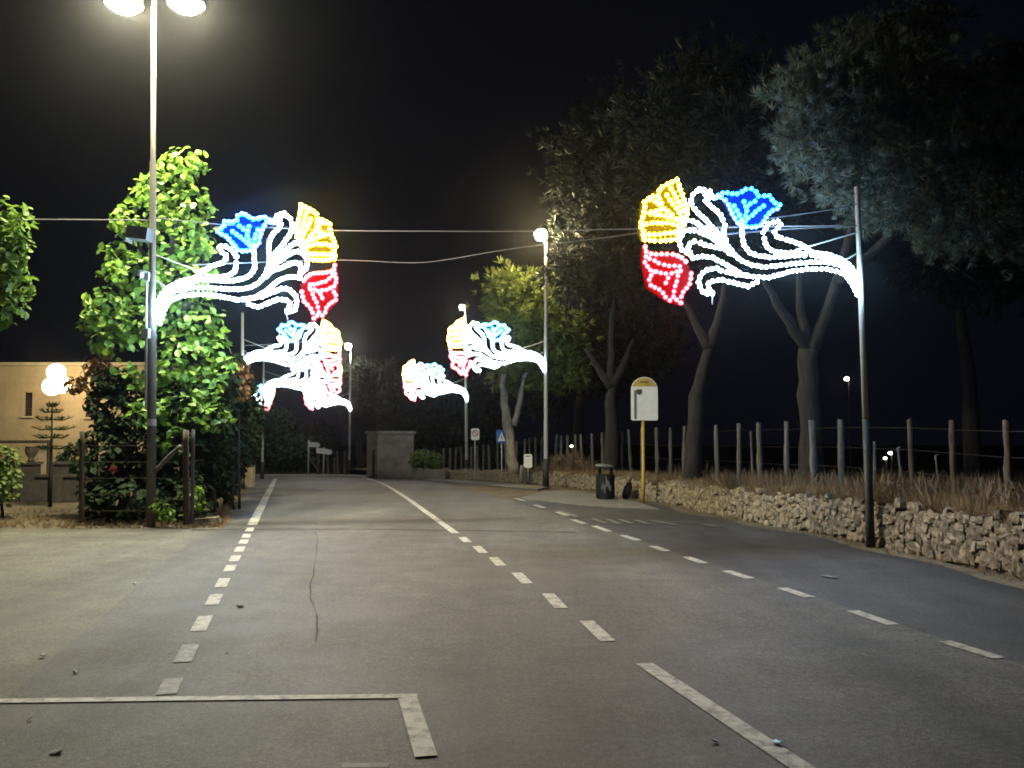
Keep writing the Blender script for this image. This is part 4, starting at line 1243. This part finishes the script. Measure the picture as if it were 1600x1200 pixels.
mb = MB(); prism(mb, [cen + (p - cen) * 1.09 for p in wallpts], zt_ + 0.002, zt_ + 0.14); mb.build('roof', M['concrete'], hut)
mb = MB(); 
dd = (c2_ - c1_); nn = Vector((dd.y, -dd.x, 0)).normalized()
o0 = c1_ + dd * 0.56 + nn * 0.03
dpts = [o0, c1_ + dd * 0.8 + nn * 0.03]
mb.add([(p.x, p.y, zb0 + .12) for p in dpts] + [(p.x, p.y, zb0 + 1.5) for p in dpts[::-1]], [[0, 1, 2, 3]]); mb.build('slit_opening', M['shutter'], hut)
mb = MB(); mb.box((P(671, 737, 40.8).x, 40.8, g(40.8) + .2), (1.5, .5, .5)); kb = tag(mb.build('planter_wall', M['tufo']), 'low rendered planter block under the rounded shrub', 'planter')

# pale block pillars on the garden side
pl_ = thing('meter_box_pillar', base_at(389, 30.0), 'pale beige meter box pillar beside the garden hedge', 'pillar')
bz = base_at(389, 30.0)
mb = MB(); mb.box(bz + Vector((0.05, 0, .35)), (0.26, .3, .8)); mb.build('column', M['trim'], pl_)
mb = MB(); mb.box(bz + Vector((-.2, .05, .3)), (0.16, .25, .7)); mb.build('side_block', M['trim'], pl_)
mb = MB(); mb.box(bz + Vector((0.05, -.16, .45)), (0.18, .02, .35)); mb.build('hatch', M['plaster'], pl_)

# ------------------------------------------------------------------ garden fence on the left
lf = thing('garden_fence', G(290, 818), 'dark wooden post and wire garden fence below the leafy tree', 'fence')
def tpost(name, px, by, ty, Y, r, lean=0.0, m_='old_wood', parent=lf):
    b = Vector((P(px, by, Y).x, Y, P(px, by, Y).z)); t = P(px + lean, ty, Y)
    mb = trunk_mb([b, b.lerp(t, .5), t], [r, r * .95, r * .9], 8)
    return mb.build(name, M[m_], parent, True)
tpost('post', 291, 820, 672, 15.3, 0.055)
tpost('post', 300, 818, 671, 15.8, 0.035, 2, 'post')
tpost('post', 128, 816, 674, 15.4, 0.045)
tpost('post', 333, 800, 676, 17.6, 0.06)
tpost('post', 352, 786, 680, 20.2, 0.06)
tpost('post', 368, 770, 684, 23.5, 0.06)
tpost('post', 380, 758, 690, 27.0, 0.06)
mb = trunk_mb([P(243, 736, 15.5), P(262, 716, 15.4), P(282, 697, 15.3)], [0.04, 0.04, 0.035], 7); mb.build('brace', M['post'], lf, True)
fp = [(128, 15.4), (291, 15.3), (333, 17.6), (352, 20.2), (368, 23.5), (380, 27.0)]
for k_ in range(5):
    mb = MB(); mb.tube([Vector((P(px, 700, Y).x, Y, g(Y) + .3 + .28 * k_)) for px, Y in fp], 0.003, 4); mb.build('wire', M['rust'], lf)
mb = MB(); sc_ = G(322, 818); 
mb.box(sc_ + Vector((0, 0, .05)), (0.5, .3, .10), Matrix.Rotation(0.2, 3, 'Z') @ Matrix.Rotation(-0.08, 3, 'Y'), 0.9)
tag(mb.build('stone_slab', M['stone']), 'loose pale stone slab at the corner of the garden verge', 'stone')
random.seed(33)

# ------------------------------------------------------------------ the yellow house with its lamp
Yw = 29.0
hx0, hx1 = P(-230, 600, Yw).x, P(225, 600, Yw).x
hz1 = P(80, 571, Yw).z
house = thing('yellow_house', Vector(((hx0 + hx1) / 2, Yw, g(Yw))), 'low flat-roofed ochre house lit by its lamp behind the garden', 'house')
def wx(px): return P(px, 640, Yw).x
def wz(py): return P(80, py, Yw).z
wins = [(36, 50, 613, 650), (134, 152, 614, 652), (-60, -44, 613, 650)]
doors = [(58, 82, 697, 770)]
def facade(x0, x1, z0, z1, holes, Y, th):
    xs = sorted({x0, x1} | {h[0] for h in holes} | {h[1] for h in holes}); zs_ = sorted({z0, z1} | {h[2] for h in holes} | {h[3] for h in holes})
    mb = MB()
    for i in range(len(xs) - 1):
        for j in range(len(zs_) - 1):
            mx_, mz_ = (xs[i] + xs[i + 1]) / 2, (zs_[j] + zs_[j + 1]) / 2
            if any(h[0] < mx_ < h[1] and h[2] < mz_ < h[3] for h in holes): continue
            mb.add([(xs[i], Y, zs_[j]), (xs[i + 1], Y, zs_[j]), (xs[i + 1], Y, zs_[j + 1]), (xs[i], Y, zs_[j + 1])], [[0, 1, 2, 3]])
    for h in holes:
        mb.add([(h[0], Y, h[2]), (h[1], Y, h[2]), (h[1], Y, h[3]), (h[0], Y, h[3]), (h[0], Y + th, h[2]), (h[1], Y + th, h[2]), (h[1], Y + th, h[3]), (h[0], Y + th, h[3])],
               [[0, 1, 5, 4], [1, 2, 6, 5], [2, 3, 7, 6], [3, 0, 4, 7]])
    return mb
holes = [(wx(a), wx(b), wz(d), wz(c)) for a, b, c, d in wins + doors]
mb = facade(hx0, hx1, g(Yw) - .2, hz1, holes, Yw, 0.3)
D_ = 6.0
mb.add([(hx0, Yw, g(Yw) - .2), (hx0, Yw + D_, g(Yw) - .2), (hx0, Yw + D_, hz1), (hx0, Yw, hz1), (hx1, Yw, g(Yw) - .2), (hx1, Yw + D_, g(Yw) - .2), (hx1, Yw + D_, hz1), (hx1, Yw, hz1)],
       [[0, 1, 2, 3], [4, 5, 6, 7], [1, 5, 6, 2], [3, 2, 6, 7]])
mb.build('wall', M['plaster'], house)
mb = MB(); mb.box(((hx0 + hx1) / 2, Yw + D_ / 2, hz1 + .05), (hx1 - hx0 + .16, D_ + .16, .095)); mb.build('roof', M['trim'], house)
for i, h in enumerate(holes[:3]):
    cx3, cz3 = (h[0] + h[1]) / 2, (h[2] + h[3]) / 2
    mb = MB(); mb.box((cx3, Yw + .16, cz3), (h[1] - h[0], .04, h[3] - h[2])); wo = mb.build('window', M['shutter'], house)
    mb = MB()
    for k_ in range(9): mb.box((cx3, Yw + .13, h[2] + (h[3] - h[2]) * (k_ + .5) / 9), (h[1] - h[0] - .06, .02, .05), Matrix.Rotation(.5, 3, 'X'))
    mb.build('shutter_slats', M['shutter'], wo)
    mb = MB(); mb.box((cx3, Yw - .03, h[2] - .03), (h[1] - h[0] + .12, .1, .05)); mb.build('sill', M['trim'], wo)
h = holes[3]
mb = MB(); mb.box(((h[0] + h[1]) / 2, Yw + .2, (h[2] + h[3]) / 2), (h[1] - h[0], .05, h[3] - h[2])); do = mb.build('door', M['trim'], house)
mb = MB(); mb.ball((h[0] + .08, Yw + .15, (h[2] + h[3]) / 2), .03, 2); mb.build('handle', M['galv'], do, True)
lampc = P(86, 597, Yw - 1.5)
hl = thing('wall_lamp', P(88, 600, Yw), 'dazzling twin-globe wall lamp on the front of the yellow house', 'wall lamp')
mb = MB(); mb.box((lampc.x, Yw - .03, lampc.z), (.14, .05, .3)); mb.tube([(lampc.x, Yw - .05, lampc.z), (lampc.x, Yw - .7, lampc.z - .12), (lampc.x, Yw - 1.45, lampc.z)], .02, 8); mb.build('bracket', M['rust'], hl, True)
for q in (P(88, 582, Yw - 1.5), P(81, 604, Yw - 1.5), P(96, 601, Yw - 1.45)):
    mb = MB(); mb.ball(q, .27, 3); mb.build('globe', M['lamp_house'], hl, True)
# pergola beam, garden wall and urn
pg = thing('pergola', base_at(20, 26.0), 'thin dark pergola beam in front of the yellow house', 'pergola')
mb = MB(); mb.tube([P(-150, 691, 26), P(82, 690, 26)], .05, 6); mb.build('beam', M['old_wood'], pg)
for px in (-100, 77):
    b = base_at(px, 26.0); mb = MB(); mb.tube([b, P(px, 690, 26)], .06, 6); mb.build('post', M['old_wood'], pg)
gw = thing('garden_wall', base_at(60, 22.0), 'low garden wall with pillars, coloured as a silhouette, before the yellow house', 'wall')
x0_, x1_ = P(-160, 740, 22).x, P(180, 740, 22).x
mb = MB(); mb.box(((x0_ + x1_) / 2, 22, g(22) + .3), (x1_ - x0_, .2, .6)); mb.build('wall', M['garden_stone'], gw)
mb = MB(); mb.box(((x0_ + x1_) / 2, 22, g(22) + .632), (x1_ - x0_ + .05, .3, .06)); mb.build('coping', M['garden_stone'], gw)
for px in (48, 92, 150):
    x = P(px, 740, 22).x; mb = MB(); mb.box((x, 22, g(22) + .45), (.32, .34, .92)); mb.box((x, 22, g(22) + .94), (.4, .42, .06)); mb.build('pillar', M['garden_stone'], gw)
ur = MB(); ux = P(48, 740, 22).x; uz = g(22) + .97
prof = [(.06, 0), (.09, .03), (.05, .08), (.12, .18), (.15, .3), (.13, .36), (.16, .38)]
ur.tube([(ux, 22, uz + z) for r, z in prof], [r for r, z in prof], 16)
tag(ur.build('garden_urn', M['rust'], None, True), 'dark urn on a garden wall pillar beside the small conifer', 'urn')
bush('garden_bush', [(118,718,23,26,26),(140,740,22.8,22,30),(105,740,23,20,24)], 900, .13, M['leaf_dark'], 'dark bush between the small conifer and the flowering shrub', 'bush')

# ------------------------------------------------------------------ far lights across the field
def far_lamp(px, py, Y, label, r):
    c = P(px, py, Y); zb = field_z(c.x, c.y) - .2
    root = thing('distant_lamp', Vector((c.x, c.y, zb)), label, 'lamp')
    mb = MB(); mb.tube([(c.x + r * 1.2, c.y + r, zb), (c.x + r * 1.2, c.y + r, c.z + r)], .05, 6); mb.tube([(c.x + r * 1.2, c.y + r, c.z + r * .8), (c.x, c.y, c.z + r * .8)], .03, 6); mb.build('post', M['rust'], root)
    mb = MB(); mb.ball(c, (r, r, r * .7), 2); mb.build('bulb', M['lamp_far'], root, True)
far_lamp(1323, 592, 70, 'single distant lamp shining high over the dark field', .2)
far_lamp(1391, 708, 60, 'upper one of two tiny lamps low across the dark field', .13)
far_lamp(1383, 716, 62, 'lower one of two tiny lamps low across the dark field', .11)
far_lamp(893, 697, 31, 'tiny round lamp glowing beside the dry brush heap', .045)
for nm, px, ty, by in (('stake', 1403, 700, 775), ('stake', 1462, 712, 770)):
    b = fence_at(px); zb = field_z(b.x, b.y); t = P(px, ty, b.y)
    mb = trunk_mb([Vector((t.x - .08, b.y, zb)), Vector((t.x + .04, b.y, (zb + t.z) / 2)), t, t + Vector((.05, 0, .01))], [.022, .02, .018, .015], 6)
    tag(mb.build(nm, M['post'], None, True), 'pale crooked stake between two fence posts right of the slim pole' if px == 1403 else 'dim twisted stake near the farthest right fence posts', 'stake')

# ------------------------------------------------------------------ litter on the asphalt
def scrap(px, py, s, m_, label):
    s *= .7
    c = G(px, py); mb = MB(); c.z += .022
    a = random.uniform(0, 6)
    pts = []
    for k_ in range(6):
        t = a + k_ * math.pi / 3; r = s * random.uniform(.6, 1.2)
        pts.append(c + Vector((math.cos(t) * r, math.sin(t) * r, random.uniform(-.008, .012))))
    mb.plate(pts, (0, 0, 1), 0.003)
    tag(mb.build('litter_scrap', M[m_]), label, 'litter', 'litter on the asphalt')
M['teal'] = mat('teal_plastic', (.12, .36, .40), (.08, .26, .3), 20, .3)
scrap(1215, 1168, .045, 'teal', 'crushed teal plastic scrap beside the centre line')
scrap(1117, 1165, .035, 'grey_box', 'small grey scrap on the road left of the teal one')
scrap(66, 1029, .04, 'white_pl', 'white paper scrap on the parking lot asphalt')
scrap(210, 915, .04, 'white_pl', 'small white scrap near the lot seam')
scrap(354, 1024, .025, 'white_pl', 'tiny white scrap between the edge dashes')
scrap(45, 1130, .025, 'white_pl', 'tiny pale scrap below the thin parking line')
scrap(118, 1055, .035, 'ink', 'dark leaf scrap just above the thin parking line')
scrap(90, 1181, .05, 'ink', 'dark twig scrap in the lower corner of the parking space')
scrap(375, 951, .05, 'ink', 'dark leaf scrap beside the edge dashes')

# ------------------------------------------------------------------ haze added for the glow around the lamps
hz = MB(); hz.box((0, 115, 8), (320, 290, 24))
hm = bpy.data.materials.new('glow_haze'); hm.use_nodes = True
t_ = hm.node_tree; t_.nodes.clear()
o_ = t_.nodes.new('ShaderNodeOutputMaterial'); pvn = t_.nodes.new('ShaderNodeVolumePrincipled')
pvn.inputs['Color'].default_value = (0.9, 0.92, 1.0, 1); pvn.inputs['Density'].default_value = 0.00035; pvn.inputs['Anisotropy'].default_value = 0.94
t_.links.new(pvn.outputs[0], o_.inputs['Volume'])
tag(hz.build('haze', hm), 'thin added haze that gives the lamps their glow', None, None, 'stuff')
